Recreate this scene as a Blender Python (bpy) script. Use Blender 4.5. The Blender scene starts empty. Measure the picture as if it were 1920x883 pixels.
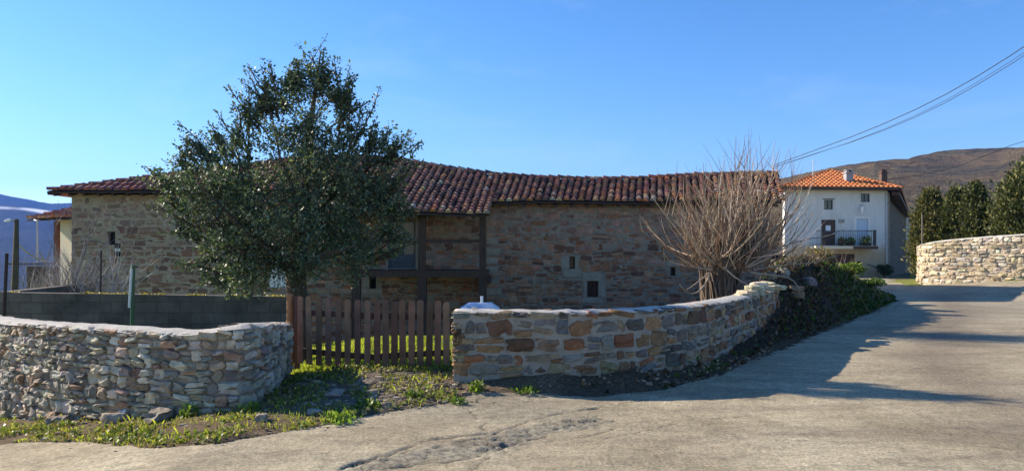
import bpy, math, random
import numpy as np
from mathutils import Vector, noise as mnoise

RNG = random.Random(7)
NP = np.random.default_rng(11)
sc = bpy.context.scene
COL = sc.collection

# ------------------------------------------------------------------ camera model
F = 1400.0; CX = 960.0; HY = 470.0; EYE = 1.6
def P(px, py, Y):
    """point of the place seen at photo pixel (px,py), Y metres away"""
    return ((px - CX) / F * Y, Y, EYE + (HY - py) / F * Y)

# ------------------------------------------------------------------ small numeric helpers
def sm(a, b, x):
    t = np.clip((np.asarray(x, float) - a) / (b - a), 0, 1)
    return t * t * (3 - 2 * t)

def _hash(ix, iy, seed):
    h = (ix.astype(np.int64) * 374761393 + iy.astype(np.int64) * 668265263 + seed * 974634777) & 0xffffffff
    h = ((h ^ (h >> 13)) * 1274126177) & 0xffffffff
    return ((h ^ (h >> 16)) & 0xffffff) / float(0xffffff)

def vnoise(x, y, seed=0):
    x = np.asarray(x, float); y = np.asarray(y, float)
    ix = np.floor(x); iy = np.floor(y); fx = x - ix; fy = y - iy
    fx = fx * fx * (3 - 2 * fx); fy = fy * fy * (3 - 2 * fy)
    a = _hash(ix, iy, seed); b = _hash(ix + 1, iy, seed); c = _hash(ix, iy + 1, seed); d = _hash(ix + 1, iy + 1, seed)
    return (a + (b - a) * fx) + ((c + (d - c) * fx) - (a + (b - a) * fx)) * fy

def fbm(x, y, seed=0, oct=4):
    s = 0; a = .5
    for o in range(oct):
        s = s + a * (vnoise(np.asarray(x) * 2 ** o, np.asarray(y) * 2 ** o, seed + o) - .5); a *= .5
    return s

def seg_dist(X, Y, pts):
    """distance to a polyline and sign (+ on its left)"""
    X = np.asarray(X, float); Y = np.asarray(Y, float)
    best = np.full(np.broadcast(X, Y).shape, 1e9); sg = np.ones_like(best)
    for (x0, y0), (x1, y1) in zip(pts[:-1], pts[1:]):
        dx, dy = x1 - x0, y1 - y0; L2 = dx * dx + dy * dy
        t = np.clip(((X - x0) * dx + (Y - y0) * dy) / L2, 0, 1)
        d = np.hypot(X - x0 - t * dx, Y - y0 - t * dy)
        c = dx * (Y - y0) - dy * (X - x0)
        m = d < best
        best = np.where(m, d, best); sg = np.where(m, np.where(c > 0, 1., -1.), sg)
    return best, sg

# ------------------------------------------------------------------ the lie of the land
BANK_EDGE = [(-.8, 7.9), (.9, 8.15), (1.74, 8.62), (2.66, 9.65), (3.66, 11.2), (4.65, 12.7), (6.75, 15.75), (9.0, 19.0), (12.4, 24.2), (13.4, 27.5), (13.3, 31)]
HC_Y = [7.5, 9, 12, 14, 16, 18, 20, 22, 24, 26, 28]
HC_Z = [.08, .20, .30, .65, 1.2, 1.32, 1.12, .78, .42, .12, .0]
def H(X, Y):
    X = np.asarray(X, float); Y = np.asarray(Y, float)
    xl = np.maximum(0, -2.5 - X)
    z = -.13 * np.minimum(xl, 8) - .22 * np.maximum(xl - 8, 0)
    z = np.maximum(z, -70)
    xr = X - 16.0
    rise = .15 * np.where(xr > 0, xr, 0) * (1 - sm(31.5, 40, Y))
    z = z + np.minimum(rise, 3.5)
    z = z - .35 * sm(34, 52, Y) * sm(5, 14, X)
    z = z + .11 * np.exp(-((X + 1.5) ** 2 / 1.1 + (Y - 9.2) ** 2 / .9))
    yard = sm(12.6, 25.4, Y) * (1 - sm(-2.2, .2, X - (4.5 + (Y - 14) * .40))) * (1 - sm(40, 60, Y))
    z = z - 1.75 * yard
    d, s = seg_dist(X, Y, BANK_EDGE)
    din = d * s
    hc = np.interp(Y, HC_Y, HC_Z)
    wid = np.interp(Y, [8, 12, 15, 18, 24], [.6, .9, 1.1, 1.0, .8])
    b = hc * sm(0, 1, din / wid) * (1 - .9 * sm(3.4, 6.5, din)) * sm(-1.2, .6, X) * (1 - sm(27, 29, Y)) * np.where(Y > 13.5, sm(-.9, .5, X - (4.5 + (Y - 14) * .40)), 1)
    z = z + b
    # rough land far away
    far = sm(40, 300, np.hypot(X, Y))
    z = z + far * 6 * fbm(X / 60, Y / 60, 31, 3)
    return z

def Hs(x, y): return float(H(np.array([x]), np.array([y]))[0])

def G(px, py):
    """ground point seen at a photo pixel"""
    lo = None
    for Y in np.arange(3.5, 70, .02):
        x, y, z = P(px, py, Y)
        if z <= Hs(x, y): return (x, y)
    return P(px, py, 60)[:2]

# ------------------------------------------------------------------ mesh builder
class MB:
    def __init__(s): s.v = []; s.f = []; s.m = []; s.c = []
    def add(s, verts, faces, mat=0, col=None):
        o = len(s.v); s.v.extend([tuple(map(float, v)) for v in verts])
        for f in faces: s.f.append(tuple(i + o for i in f)); s.m.append(mat)
        if col is None: col = (1, 1, 1)
        s.c.extend([col] * len(verts))
    def box(s, x0, x1, y0, y1, z0, z1, mat=0, col=None, rot=0, piv=None):
        vs = [(x, y, z) for x in (x0, x1) for y in (y0, y1) for z in (z0, z1)]
        if rot:
            px, py = piv or ((x0 + x1) / 2, (y0 + y1) / 2); c, sn = math.cos(rot), math.sin(rot)
            vs = [(px + (x - px) * c - (y - py) * sn, py + (x - px) * sn + (y - py) * c, z) for x, y, z in vs]
        s.add(vs, [(0, 1, 3, 2), (4, 6, 7, 5), (0, 4, 5, 1), (2, 3, 7, 6), (0, 2, 6, 4), (1, 5, 7, 3)], mat, col)
    def tube(s, pts, rad, n=6, mat=0, col=None, cap=True):
        pts = [Vector(p) for p in pts]; k = len(pts)
        if not hasattr(rad, '__len__'): rad = [rad] * k
        vs = []; fs = []; ref = Vector((.31, .17, .93)).normalized()
        for i in range(k):
            t = (pts[min(i + 1, k - 1)] - pts[max(i - 1, 0)])
            t = t.normalized() if t.length > 1e-9 else Vector((0, 0, 1))
            r = ref if abs(t.dot(ref)) < .95 else Vector((1, 0, 0))
            a = t.cross(r).normalized(); b = t.cross(a)
            for j in range(n):
                w = 2 * math.pi * j / n; vs.append(pts[i] + (a * math.cos(w) + b * math.sin(w)) * rad[i])
        for i in range(k - 1):
            for j in range(n):
                fs.append((i * n + j, i * n + (j + 1) % n, (i + 1) * n + (j + 1) % n, (i + 1) * n + j))
        if cap: fs.append(tuple(range(n - 1, -1, -1))); fs.append(tuple((k - 1) * n + j for j in range(n)))
        s.add(vs, fs, mat, col)
    def beam(s, a, b, w, h, mat=0, col=None):
        """rectangular bar from a to b, w across (horizontal), h upright"""
        a = Vector(a); b = Vector(b); t = (b - a).normalized()
        up = Vector((0, 0, 1)) if abs(t.z) < .9 else Vector((0, 1, 0))
        l = t.cross(up).normalized() * w / 2; u = l.cross(t).normalized() * h / 2
        vs = [p + i * l + j * u for p in (a, b) for i, j in ((-1, -1), (1, -1), (1, 1), (-1, 1))]
        s.add(vs, [(3, 2, 1, 0), (4, 5, 6, 7), (0, 1, 5, 4), (1, 2, 6, 5), (2, 3, 7, 6), (3, 0, 4, 7)], mat, col)
    def build(s, name, mats, parent=None, smooth=False, bevel=0):
        me = bpy.data.meshes.new(name); me.from_pydata(s.v, [], s.f)
        if not isinstance(mats, (list, tuple)): mats = [mats]
        for m in mats: me.materials.append(m)
        if len(mats) > 1: me.polygons.foreach_set('material_index', s.m)
        ca = me.color_attributes.new('Col', 'FLOAT_COLOR', 'POINT')
        c = np.ones((len(s.v), 4), np.float32); c[:, :3] = np.array(s.c, np.float32).reshape(-1, 3)
        ca.data.foreach_set('color', c.ravel())
        if smooth: me.polygons.foreach_set('use_smooth', [True] * len(me.polygons))
        me.update()
        ob = bpy.data.objects.new(name, me); COL.objects.link(ob)
        if parent: 
            ob.parent = parent; ob.matrix_parent_inverse = parent_inverse(parent)
        if bevel:
            md = ob.modifiers.new('bevel', 'BEVEL'); md.width = bevel; md.segments = 2; md.limit_method = 'ANGLE'
        return ob

def parent_inverse(p):
    from mathutils import Matrix
    m = Matrix.LocRotScale(p.location, p.rotation_euler, p.scale)
    q = p.parent
    while q is not None:
        m = Matrix.LocRotScale(q.location, q.rotation_euler, q.scale) @ q.matrix_parent_inverse @ m if False else m
        q = q.parent
    return m.inverted()

def np_mesh(name, verts, faces, mat, cols=None, parent=None, smooth=False):
    """verts (N,3), faces (M,k) all of one size"""
    me = bpy.data.meshes.new(name)
    n, (m, k) = len(verts), faces.shape
    me.vertices.add(n); me.vertices.foreach_set('co', np.asarray(verts, np.float32).ravel())
    me.loops.add(m * k); me.loops.foreach_set('vertex_index', faces.astype(np.int32).ravel())
    me.polygons.add(m); me.polygons.foreach_set('loop_start', np.arange(0, m * k, k, dtype=np.int32))
    me.polygons.foreach_set('loop_total', np.full(m, k, np.int32)) if hasattr(me.polygons[0], 'loop_total') and False else None
    me.materials.append(mat)
    if cols is not None:
        ca = me.color_attributes.new('Col', 'FLOAT_COLOR', 'POINT')
        c = np.ones((n, 4), np.float32); c[:, :3] = cols
        ca.data.foreach_set('color', c.ravel())
    if smooth: me.polygons.foreach_set('use_smooth', np.ones(m, bool))
    me.update(calc_edges=True); me.validate()
    ob = bpy.data.objects.new(name, me); COL.objects.link(ob)
    if parent: ob.parent = parent; ob.matrix_parent_inverse = parent_inverse(parent)
    return ob

def thing(name, label, cat, loc=(0, 0, 0), group=None):
    o = bpy.data.objects.new(name, None); COL.objects.link(o); o.location = loc; o.empty_display_size = .2
    return tag(o, label, cat, group)
def tag(o, label=None, cat=None, group=None, kind=None):
    if label: o['label'] = label
    if cat: o['category'] = cat
    if group: o['group'] = group
    if kind: o['kind'] = kind
    return o

# ------------------------------------------------------------------ materials
class NT:
    def __init__(s, name):
        s.mat = bpy.data.materials.new(name); s.mat.use_nodes = True
        s.t = s.mat.node_tree; s.n = s.t.nodes; s.l = s.t.links
        s.b = s.n['Principled BSDF']; s.out = s.n['Material Output']
        s.co = s.n.new('ShaderNodeTexCoord').outputs['Object']
    def link(s, a, b): s.l.new(a, b)
    def mapping(s, scale=(1, 1, 1), rot=(0, 0, 0), src=None):
        m = s.n.new('ShaderNodeMapping'); m.inputs['Scale'].default_value = scale; m.inputs['Rotation'].default_value = rot
        s.link(src or s.co, m.inputs['Vector']); return m.outputs[0]
    def noise(s, scale, detail=4, rough=.6, src=None, dist=0):
        m = s.n.new('ShaderNodeTexNoise'); m.inputs['Scale'].default_value = scale; m.inputs['Detail'].default_value = detail
        m.inputs['Roughness'].default_value = rough; m.inputs['Distortion'].default_value = dist
        s.link(src or s.co, m.inputs['Vector']); return m
    def vor(s, scale, feature='F1', src=None, rand=1):
        m = s.n.new('ShaderNodeTexVoronoi'); m.feature = feature; m.inputs['Scale'].default_value = scale
        m.inputs['Randomness'].default_value = rand
        s.link(src or s.co, m.inputs['Vector']); return m
    def ramp(s, fac, stops):
        r = s.n.new('ShaderNodeValToRGB'); e = r.color_ramp.elements
        while len(e) < len(stops): e.new(.5)
        for q, (p, c) in zip(e, stops): q.position = p; q.color = (*c, 1) if len(c) == 3 else c
        s.link(fac, r.inputs[0]); return r.outputs[0]
    def mix(s, fac, a, b, mode='MIX'):
        m = s.n.new('ShaderNodeMix'); m.data_type = 'RGBA'; m.blend_type = mode
        for v, k in ((fac, 0), (a, 6), (b, 7)):
            if hasattr(v, 'is_linked'): s.link(v, m.inputs[k])
            else: m.inputs[k].default_value = v if k == 0 else (*v, 1)
        return m.outputs[2]
    def math(s, op, a, b=0.5, clamp=False):
        m = s.n.new('ShaderNodeMath'); m.operation = op; m.use_clamp = clamp
        for v, k in ((a, 0), (b, 1)):
            if hasattr(v, 'is_linked'): s.link(v, m.inputs[k])
            else: m.inputs[k].default_value = v
        return m.outputs[0]
    def attr(s, name='Col'):
        a = s.n.new('ShaderNodeAttribute'); a.attribute_name = name; return a.outputs['Color']
    def bump(s, h, strength=.5, dist=.02):
        b = s.n.new('ShaderNodeBump'); b.inputs['Strength'].default_value = strength; b.inputs['Distance'].default_value = dist
        s.link(h, b.inputs['Height']); s.link(b.outputs[0], s.b.inputs['Normal']); return b
    def done(s, color, rough=.85, spec=.3):
        if hasattr(color, 'is_linked'): s.link(color, s.b.inputs['Base Color'])
        else: s.b.inputs['Base Color'].default_value = (*color, 1)
        s.b.inputs['Roughness'].default_value = rough
        s.b.inputs['Specular IOR Level'].default_value = spec
        return s.mat

def m_tinted(name, rough=.85, nscale=8, amount=.35, bump=.4, bdist=.01, bscale=30, spec=.3):
    """vertex-attribute colour (each stone, tile or leaf has its own), broken up by noise"""
    t = NT(name); n = t.noise(nscale, 5, .65); g = t.ramp(n.outputs[0], [(.28, (1 - amount,) * 3), (.72, (1 + amount * .5,) * 3)])
    c = t.mix(1.0, t.attr(), g, 'MULTIPLY')
    b = t.noise(bscale, 6, .7); t.bump(b.outputs[0], bump, bdist)
    return t.done(c, rough, spec)

def m_plain(name, c, rough=.8, var=.2, scale=5, bump=.15, spec=.3, metal=0, bdist=.01, stretch=(1, 1, 1)):
    t = NT(name); src = t.mapping(stretch)
    n = t.noise(scale, 5, .65, src)
    col = t.ramp(n.outputs[0], [(.25, tuple(x * (1 - var) for x in c)), (.75, tuple(min(1, x * (1 + var)) for x in c))])
    b = t.noise(scale * 6, 5, .7, src); t.bump(b.outputs[0], bump, bdist)
    t.b.inputs['Metallic'].default_value = metal
    return t.done(col, rough, spec)

def m_rubble(name, cols, mortar, sx=3.4, sz=5.6, mort=.5, bump=.8, wash=None):
    """rubble masonry on a facade"""
    t = NT(name)
    w = t.noise(2.2, 3, .6)
    v = t.mapping((sx, sx, sz))
    add = t.n.new('ShaderNodeVectorMath'); add.operation = 'MULTIPLY_ADD'
    t.link(w.outputs['Color'], add.inputs[0]); add.inputs[1].default_value = (.7, .7, .7); t.link(v, add.inputs[2])
    vo = t.vor(1, 'F1', add.outputs[0]); ve = t.vor(1, 'DISTANCE_TO_EDGE', add.outputs[0])
    sep = t.n.new('ShaderNodeSeparateColor'); t.link(vo.outputs['Color'], sep.inputs[0])
    k = len(cols); base = t.ramp(sep.outputs[0], [(i / k, c) for i, c in enumerate(cols)])
    big = t.noise(.35, 4, .6); base = t.mix(t.ramp(big.outputs[0], [(.35, (0, 0, 0)), (.7, (1, 1, 1))]), base, t.mix(.55, base, wash or mortar))
    fine = t.noise(14, 6, .75); base = t.mix(1, base, t.ramp(fine.outputs[0], [(.25, (.55, .55, .55)), (.75, (1.3, 1.3, 1.3))]), 'MULTIPLY')
    em = t.ramp(ve.outputs['Distance'], [(.0, (1, 1, 1)), (.045, (.8, .8, .8)), (.12, (0, 0, 0))])
    mm = t.mix(1, em, (mort, mort, mort), 'MULTIPLY')
    col = t.mix(mm, base, mortar)
    hh = t.ramp(ve.outputs['Distance'], [(0, (0, 0, 0)), (.16, (.8, .8, .8)), (.5, (1, 1, 1))])
    hh = t.math('ADD', hh, t.math('MULTIPLY', fine.outputs[0], .5))
    t.bump(hh, bump, .04)
    return t.done(col, .92, .2)

M = {}
M['stone'] = m_tinted('wall stone', .9, 9, .45, .75, .012, 40, .25)
M['mortar'] = m_plain('lime mortar', (.30, .275, .235), .95, .3, 6, .8, .2, bdist=.015)
M['dry'] = m_plain('earthy joint', (.28, .235, .18), .95, .4, 8, .8, .2, bdist=.02)
M['coping'] = m_plain('wall top mortar', (.42, .40, .36), .9, .25, 5, .7, .25, bdist=.015)
M['tile'] = m_tinted('clay roof tile', .85, 7, .5, .4, .008, 30, .25)
M['deck'] = m_plain('roof underside', (.05, .033, .025), .95, .3, 4, .2)
M['dark_wood'] = m_plain('old dark timber', (.062, .04, .031), .85, .4, 3, .4, .25, stretch=(6, 6, 1))
M['pale_wood'] = m_plain('grey weathered timber', (.20, .17, .14), .9, .3, 3, .4, .25, stretch=(6, 6, 1))
M['gate_wood'] = m_tinted('brown stained timber', .75, 5, .4, .4, .006, 40, .3)
M['post_wood'] = m_plain('fresh brown timber', (.30, .14, .06), .7, .3, 4, .3, .3, stretch=(6, 6, 1))
M['barn_wall'] = m_rubble('barn rubble', [(.30, .25, .19), (.20, .155, .115), (.38, .33, .26), (.16, .12, .10), (.30, .20, .13), (.24, .215, .19), (.34, .29, .22)], (.30, .26, .21), 3.0, 5.2, .55, .9, (.33, .29, .24))
M['barn_joint'] = m_plain('barn wall joints', (.24, .20, .16), .95, .35, 6, .8, .2, bdist=.02)
M['farm_joint'] = m_plain('farmhouse wall joints', (.32, .26, .195), .95, .35, 4, .8, .2, bdist=.02)
M['farm_wall'] = m_rubble('farmhouse rubble', [(.34, .28, .21), (.25, .19, .135), (.42, .36, .27), (.22, .155, .11), (.34, .23, .15), (.30, .26, .21)], (.38, .32, .25), 2.7, 4.2, .7, .8, (.44, .37, .28))
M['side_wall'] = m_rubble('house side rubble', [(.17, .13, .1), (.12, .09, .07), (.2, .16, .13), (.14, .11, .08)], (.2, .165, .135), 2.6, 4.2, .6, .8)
M['dressed'] = m_plain('dressed stone', (.27, .235, .19), .9, .25, 6, .5, .25)
M['void'] = m_plain('dark interior', (.012, .013, .016), .9, .2, 3, .1)
M['glass'] = m_plain('window glass', (.03, .035, .045), .08, .2, 2, .0, .5)
M['white_plaster'] = m_plain('white plaster', (.74, .73, .71), .9, .10, 1.2, .25, .2)
M['cream_plaster'] = m_plain('cream plaster', (.62, .56, .42), .9, .12, 1.2, .25, .2)
M['render'] = None
M['grey_paint'] = m_plain('grey painted wood', (.09, .10, .125), .7, .2, 4, .2, .3)
M['iron'] = m_plain('dark iron', (.03, .03, .033), .5, .2, 10, .2, .5)
M['brown_paint'] = m_plain('brown painted wood', (.075, .042, .032), .6, .25, 4, .2, .4, stretch=(5, 5, 1))
M['shutter'] = m_plain('pale blue shutter', (.50, .58, .70), .6, .08, 4, .1, .3)
M['zinc'] = m_plain('zinc', (.42, .43, .45), .5, .15, 4, .1, .5)
M['chimney'] = m_plain('chimney render', (.33, .32, .34), .9, .15, 5, .3, .2)
M['brick'] = m_plain('old brick', (.13, .085, .068), .9, .3, 12, .5, .2)
M['green_metal'] = m_plain('green painted metal', (.02, .10, .05), .35, .25, 9, .2, .6)
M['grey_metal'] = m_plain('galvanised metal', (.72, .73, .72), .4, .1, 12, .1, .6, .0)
M['lamp_white'] = m_plain('lamp glass', (.85, .85, .82), .3, .05, 3, 0, .5)
M['blue_sheet'] = m_plain('blue plastic sheet', (.24, .34, .50), .45, .25, 5, .3, .5)
M['pale_sheet'] = m_plain('pale plastic sheet', (.55, .60, .66), .45, .2, 6, .3, .5)
M['cable'] = m_plain('black cable', (.02, .02, .022), .6, .2, 10, .1)
M['pale_cable'] = m_plain('pale cable', (.5, .48, .45), .6, .2, 10, .1)
M['concrete'] = m_plain('concrete', (.33, .32, .29), .9, .25, 3, .4)
M['moss'] = m_plain('moss and lichen', (.30, .27, .06), .95, .4, 12, .6, .2, bdist=.02)
M['bark'] = m_plain('grey bark', (.19, .14, .10), .9, .45, 9, .9, .2, bdist=.03, stretch=(4, 4, .7))
M['holly_bark'] = m_plain('holly bark', (.10, .075, .055), .9, .4, 9, .8, .2, bdist=.02, stretch=(3, 3, .8))
M['shoot'] = m_tinted('shoot bark', .75, 12, .35, .3, .004, 50, .3)

def leaf_mat(name, rough, trans, spec=.5):
    t = NT(name); c = t.attr()
    t.done(c, rough, spec)
    tr = t.n.new('ShaderNodeBsdfTranslucent'); mx = t.n.new('ShaderNodeMixShader'); mx.inputs[0].default_value = trans
    cc = t.mix(1, c, (1.6, 1.7, .7), 'MULTIPLY'); t.link(cc, tr.inputs['Color'])
    t.link(t.b.outputs[0], mx.inputs[1]); t.link(tr.outputs[0], mx.inputs[2]); t.link(mx.outputs[0], t.out.inputs['Surface'])
    return t.mat
M['holly_leaf'] = leaf_mat('holly leaf', .54, .18, .5)
M['grass'] = leaf_mat('grass blade', .6, .5, .3)
M['weed'] = leaf_mat('weed leaf', .5, .3, .4)
M['conifer'] = leaf_mat('conifer spray', .7, .12, .25)

def m_ground():
    t = NT('soil and turf')
    a = t.attr()                      # r: turf amount, g: gravel amount
    sep = t.n.new('ShaderNodeSeparateColor'); t.link(a, sep.inputs[0])
    n1 = t.noise(3, 6, .7); n2 = t.noise(22, 6, .75); n3 = t.noise(90, 4, .7)
    soil = t.ramp(n2.outputs[0], [(.3, (.06, .044, .031)), (.55, (.175, .125, .075)), (.75, (.29, .225, .15))])
    turf = t.ramp(n2.outputs[0], [(.3, (.10, .13, .02)), (.6, (.21, .25, .04)), (.8, (.27, .29, .07))])
    f = t.math('ADD', sep.outputs[0], t.math('SUBTRACT', n1.outputs[0], .5)); f = t.ramp(f, [(.4, (0, 0, 0)), (.6, (1, 1, 1))])
    c = t.mix(f, soil, turf)
    vo = t.vor(26); gcol = t.ramp(vo.outputs['Color'], [(0, (.10, .085, .07)), (.5, (.2, .175, .145)), (1, (.32, .29, .25))])
    gm = t.math('MULTIPLY', sep.outputs[1], t.ramp(n2.outputs[0], [(.38, (0, 0, 0)), (.55, (1, 1, 1))]))
    c = t.mix(gm, c, gcol)
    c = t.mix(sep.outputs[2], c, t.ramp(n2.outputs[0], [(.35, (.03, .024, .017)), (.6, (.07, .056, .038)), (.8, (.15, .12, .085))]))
    h = t.math('ADD', t.math('MULTIPLY', n2.outputs[0], 1.0), t.math('MULTIPLY', n3.outputs[0], .5))
    t.bump(h, .9, .05)
    return t.done(c, .95, .15)
M['ground'] = m_ground()

def m_road():
    t = NT('worn concrete road')
    a = t.attr(); sep = t.n.new('ShaderNodeSeparateColor'); t.link(a, sep.inputs[0])   # r: dirt in cracks, g: greyer patch, b: tyre-worn track
    n1 = t.noise(.55, 5, .65, dist=.6); n2 = t.noise(9, 6, .75); n3 = t.noise(120, 4, .8)
    st = t.noise(1.1, 5, .7, t.mapping((.35, 1.6, 1), (0, 0, -.5)))
    base = t.ramp(n1.outputs[0], [(.3, (.33, .275, .175)), (.5, (.51, .43, .285)), (.7, (.64, .56, .385))])
    base = t.mix(t.math('MULTIPLY', sep.outputs[1], .8), base, t.ramp(n2.outputs[0], [(.3, (.25, .235, .18)), (.7, (.38, .355, .28))]))
    base = t.mix(t.math('MULTIPLY', sep.outputs[2], .75), base, (.19, .145, .105))
    base = t.mix(t.ramp(st.outputs[0], [(.46, (0, 0, 0)), (.7, (.75, .75, .75))]), base, (.25, .205, .15))
    sp = t.ramp(n3.outputs[0], [(.3, (.45, .45, .45)), (.5, (1, 1, 1)), (.7, (1.5, 1.5, 1.5))])
    base = t.mix(.9, base, sp, 'MULTIPLY')
    n4 = t.noise(34, 4, .75); base = t.mix(1, base, t.ramp(n4.outputs[0], [(.34, (.58, .57, .55)), (.5, (1, 1, 1)), (.66, (1.3, 1.3, 1.3))]), 'MULTIPLY')
    base = t.mix(1, base, t.ramp(n2.outputs[0], [(.25, (.6, .6, .6)), (.75, (1.28, 1.28, 1.28))]), 'MULTIPLY')
    # fine crazing
    cv = t.vor(.9, 'DISTANCE_TO_EDGE', t.n.new('ShaderNodeVectorMath').outputs[0])
    vm = cv.inputs['Vector'].links[0].from_node; vm.operation = 'MULTIPLY_ADD'
    wn = t.noise(2.5, 5, .7); t.link(wn.outputs['Color'], vm.inputs[0]); vm.inputs[1].default_value = (.8, .8, .8); t.link(t.co, vm.inputs[2])
    ck = t.ramp(cv.outputs['Distance'], [(0, (1, 1, 1)), (.006, (.6, .6, .6)), (.014, (0, 0, 0))])
    base = t.mix(t.math('MULTIPLY', ck, .42), base, (.09, .08, .06))
    base = t.mix(sep.outputs[0], base, (.055, .05, .04))
    h = t.math('ADD', n3.outputs[0], t.math('ADD', t.math('MULTIPLY', n2.outputs[0], 1.2), n4.outputs[0]))
    t.bump(h, .8, .025)
    return t.done(base, .9, .25)
M['road'] = m_road()

def m_block():
    t = NT('concrete blockwork')
    b = t.n.new('ShaderNodeTexBrick'); src = t.mapping((1, 1, 1), (math.radians(90), 0, 0))
    t.link(src, b.inputs['Vector']); b.inputs['Scale'].default_value = 1
    b.inputs['Brick Width'].default_value = .42; b.inputs['Row Height'].default_value = .21; b.inputs['Mortar Size'].default_value = .010
    b.inputs['Color1'].default_value = (.165, .145, .13, 1); b.inputs['Color2'].default_value = (.13, .115, .105, 1); b.inputs['Mortar'].default_value = (.11, .098, .088, 1)
    n = t.noise(1.2, 6, .7); n2 = t.noise(25, 5, .7)
    c = t.mix(1, b.outputs['Color'], t.ramp(n.outputs[0], [(.3, (.4, .4, .4)), (.7, (1.35, 1.3, 1.2))]), 'MULTIPLY')
    t.bump(t.math('SUBTRACT', t.math('MULTIPLY', n2.outputs[0], .4), b.outputs['Fac']), .6, .012)
    return t.done(c, .95, .2)
M['block'] = m_block()

def m_hill(name, stops, scale, pale_crest=None, tex=1.0):
    t = NT(name)
    n1 = t.noise(scale, 8, .68); n2 = t.noise(scale * 9, 7, .75)
    c = t.ramp(n1.outputs[0], stops)
    c = t.mix(tex, c, t.ramp(n2.outputs[0], [(.3, (.45, .45, .45)), (.7, (1.5, 1.5, 1.5))]), 'MULTIPLY')
    n3 = t.noise(scale * 60, 4, .8); c = t.mix(tex, c, t.ramp(n3.outputs[0], [(.32, (.55, .55, .55)), (.68, (1.45, 1.4, 1.3))]), 'MULTIPLY')
    if pale_crest:
        a = t.attr(); f = t.ramp(a, [(.35, (0, 0, 0)), (.7, (1, 1, 1))])
        c = t.mix(f, c, pale_crest)
    t.bump(n2.outputs[0], 1, 12)
    return t.done(c, .95, .1)

def m_render():
    """old white plaster, creamier where the wash has worn off low down"""
    t = NT('house plaster'); sep = t.n.new('ShaderNodeSeparateXYZ'); t.link(t.co, sep.inputs[0])
    n = t.noise(.9, 5, .65); n2 = t.noise(9, 5, .7)
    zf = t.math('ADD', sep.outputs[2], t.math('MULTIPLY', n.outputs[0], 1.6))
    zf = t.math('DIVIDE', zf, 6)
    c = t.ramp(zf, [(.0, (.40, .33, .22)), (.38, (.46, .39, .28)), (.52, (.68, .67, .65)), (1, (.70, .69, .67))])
    c = t.mix(1, c, t.ramp(n2.outputs[0], [(.3, (.84, .84, .85)), (.7, (1.06, 1.06, 1.05))]), 'MULTIPLY')
    n3 = t.noise(1.4, 6, .7, t.mapping((1.1, 1.1, .3))); c = t.mix(1, c, t.ramp(n3.outputs[0], [(.32, (.84, .83, .81)), (.56, (1, 1, 1))]), 'MULTIPLY')
    t.bump(n2.outputs[0], .3, .01)
    return t.done(c, .9, .2)
M['render'] = m_render()

# ------------------------------------------------------------------ sky, sun, view
SUN_EL = math.radians(27.5); SAZ = (-.925, .38)
l = math.hypot(*SAZ); SDIR = Vector((SAZ[0] / l * math.cos(SUN_EL), SAZ[1] / l * math.cos(SUN_EL), math.sin(SUN_EL)))
w = bpy.data.worlds.new('World'); sc.world = w; w.use_nodes = True
wt = w.node_tree; bg = wt.nodes['Background']
sky = wt.nodes.new('ShaderNodeTexSky'); sky.sky_type = 'NISHITA'; sky.sun_disc = False
sky.sun_elevation = SUN_EL; sky.sun_rotation = math.atan2(SDIR.x, SDIR.y)
sky.altitude = 600; sky.air_density = 1.0; sky.dust_density = .1; sky.ozone_density = 3.0
hs = wt.nodes.new('ShaderNodeHueSaturation'); hs.inputs['Saturation'].default_value = 1.22; hs.inputs['Hue'].default_value = .504; wt.links.new(sky.outputs[0], hs.inputs['Color']); tcw = wt.nodes.new('ShaderNodeTexCoord'); mpw = wt.nodes.new('ShaderNodeMapping'); mpw.inputs['Scale'].default_value = (2.2, 2.2, 7); wt.links.new(tcw.outputs['Generated'], mpw.inputs[0])
nw = wt.nodes.new('ShaderNodeTexNoise'); nw.inputs['Scale'].default_value = 1.6; nw.inputs['Detail'].default_value = 7; nw.inputs['Roughness'].default_value = .62; nw.inputs['Distortion'].default_value = .5; wt.links.new(mpw.outputs[0], nw.inputs['Vector'])
rw_ = wt.nodes.new('ShaderNodeValToRGB'); rw_.color_ramp.elements[0].position = .54; rw_.color_ramp.elements[0].color = (0, 0, 0, 1); rw_.color_ramp.elements[1].position = .84; rw_.color_ramp.elements[1].color = (.2, .2, .2, 1); wt.links.new(nw.outputs[0], rw_.inputs[0])
mw = wt.nodes.new('ShaderNodeMix'); mw.data_type = 'RGBA'; wt.links.new(rw_.outputs[0], mw.inputs[0]); wt.links.new(hs.outputs[0], mw.inputs[6]); mw.inputs[7].default_value = (4.6, 5.2, 6.2, 1)
wt.links.new(mw.outputs[2], bg.inputs[0]); bg.inputs[1].default_value = .10
sun = bpy.data.objects.new('sun', bpy.data.lights.new('sun', 'SUN')); COL.objects.link(sun)
sun.data.energy = 5.0; sun.data.angle = math.radians(.53); sun.data.color = (1, .87, .70)
sun.rotation_euler = (-SDIR).to_track_quat('-Z', 'Y').to_euler()
vs = sc.view_settings; vs.view_transform = 'Standard'; vs.look = 'None'; vs.gamma = 1; vs.use_curve_mapping = False; vs.exposure = 1.1
sc.cycles.max_bounces = 6; sc.cycles.diffuse_bounces = 3; sc.cycles.glossy_bounces = 2; sc.cycles.transmission_bounces = 3
sc.cycles.sample_clamp_indirect = 6; sc.cycles.volume_bounces = 0

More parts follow.
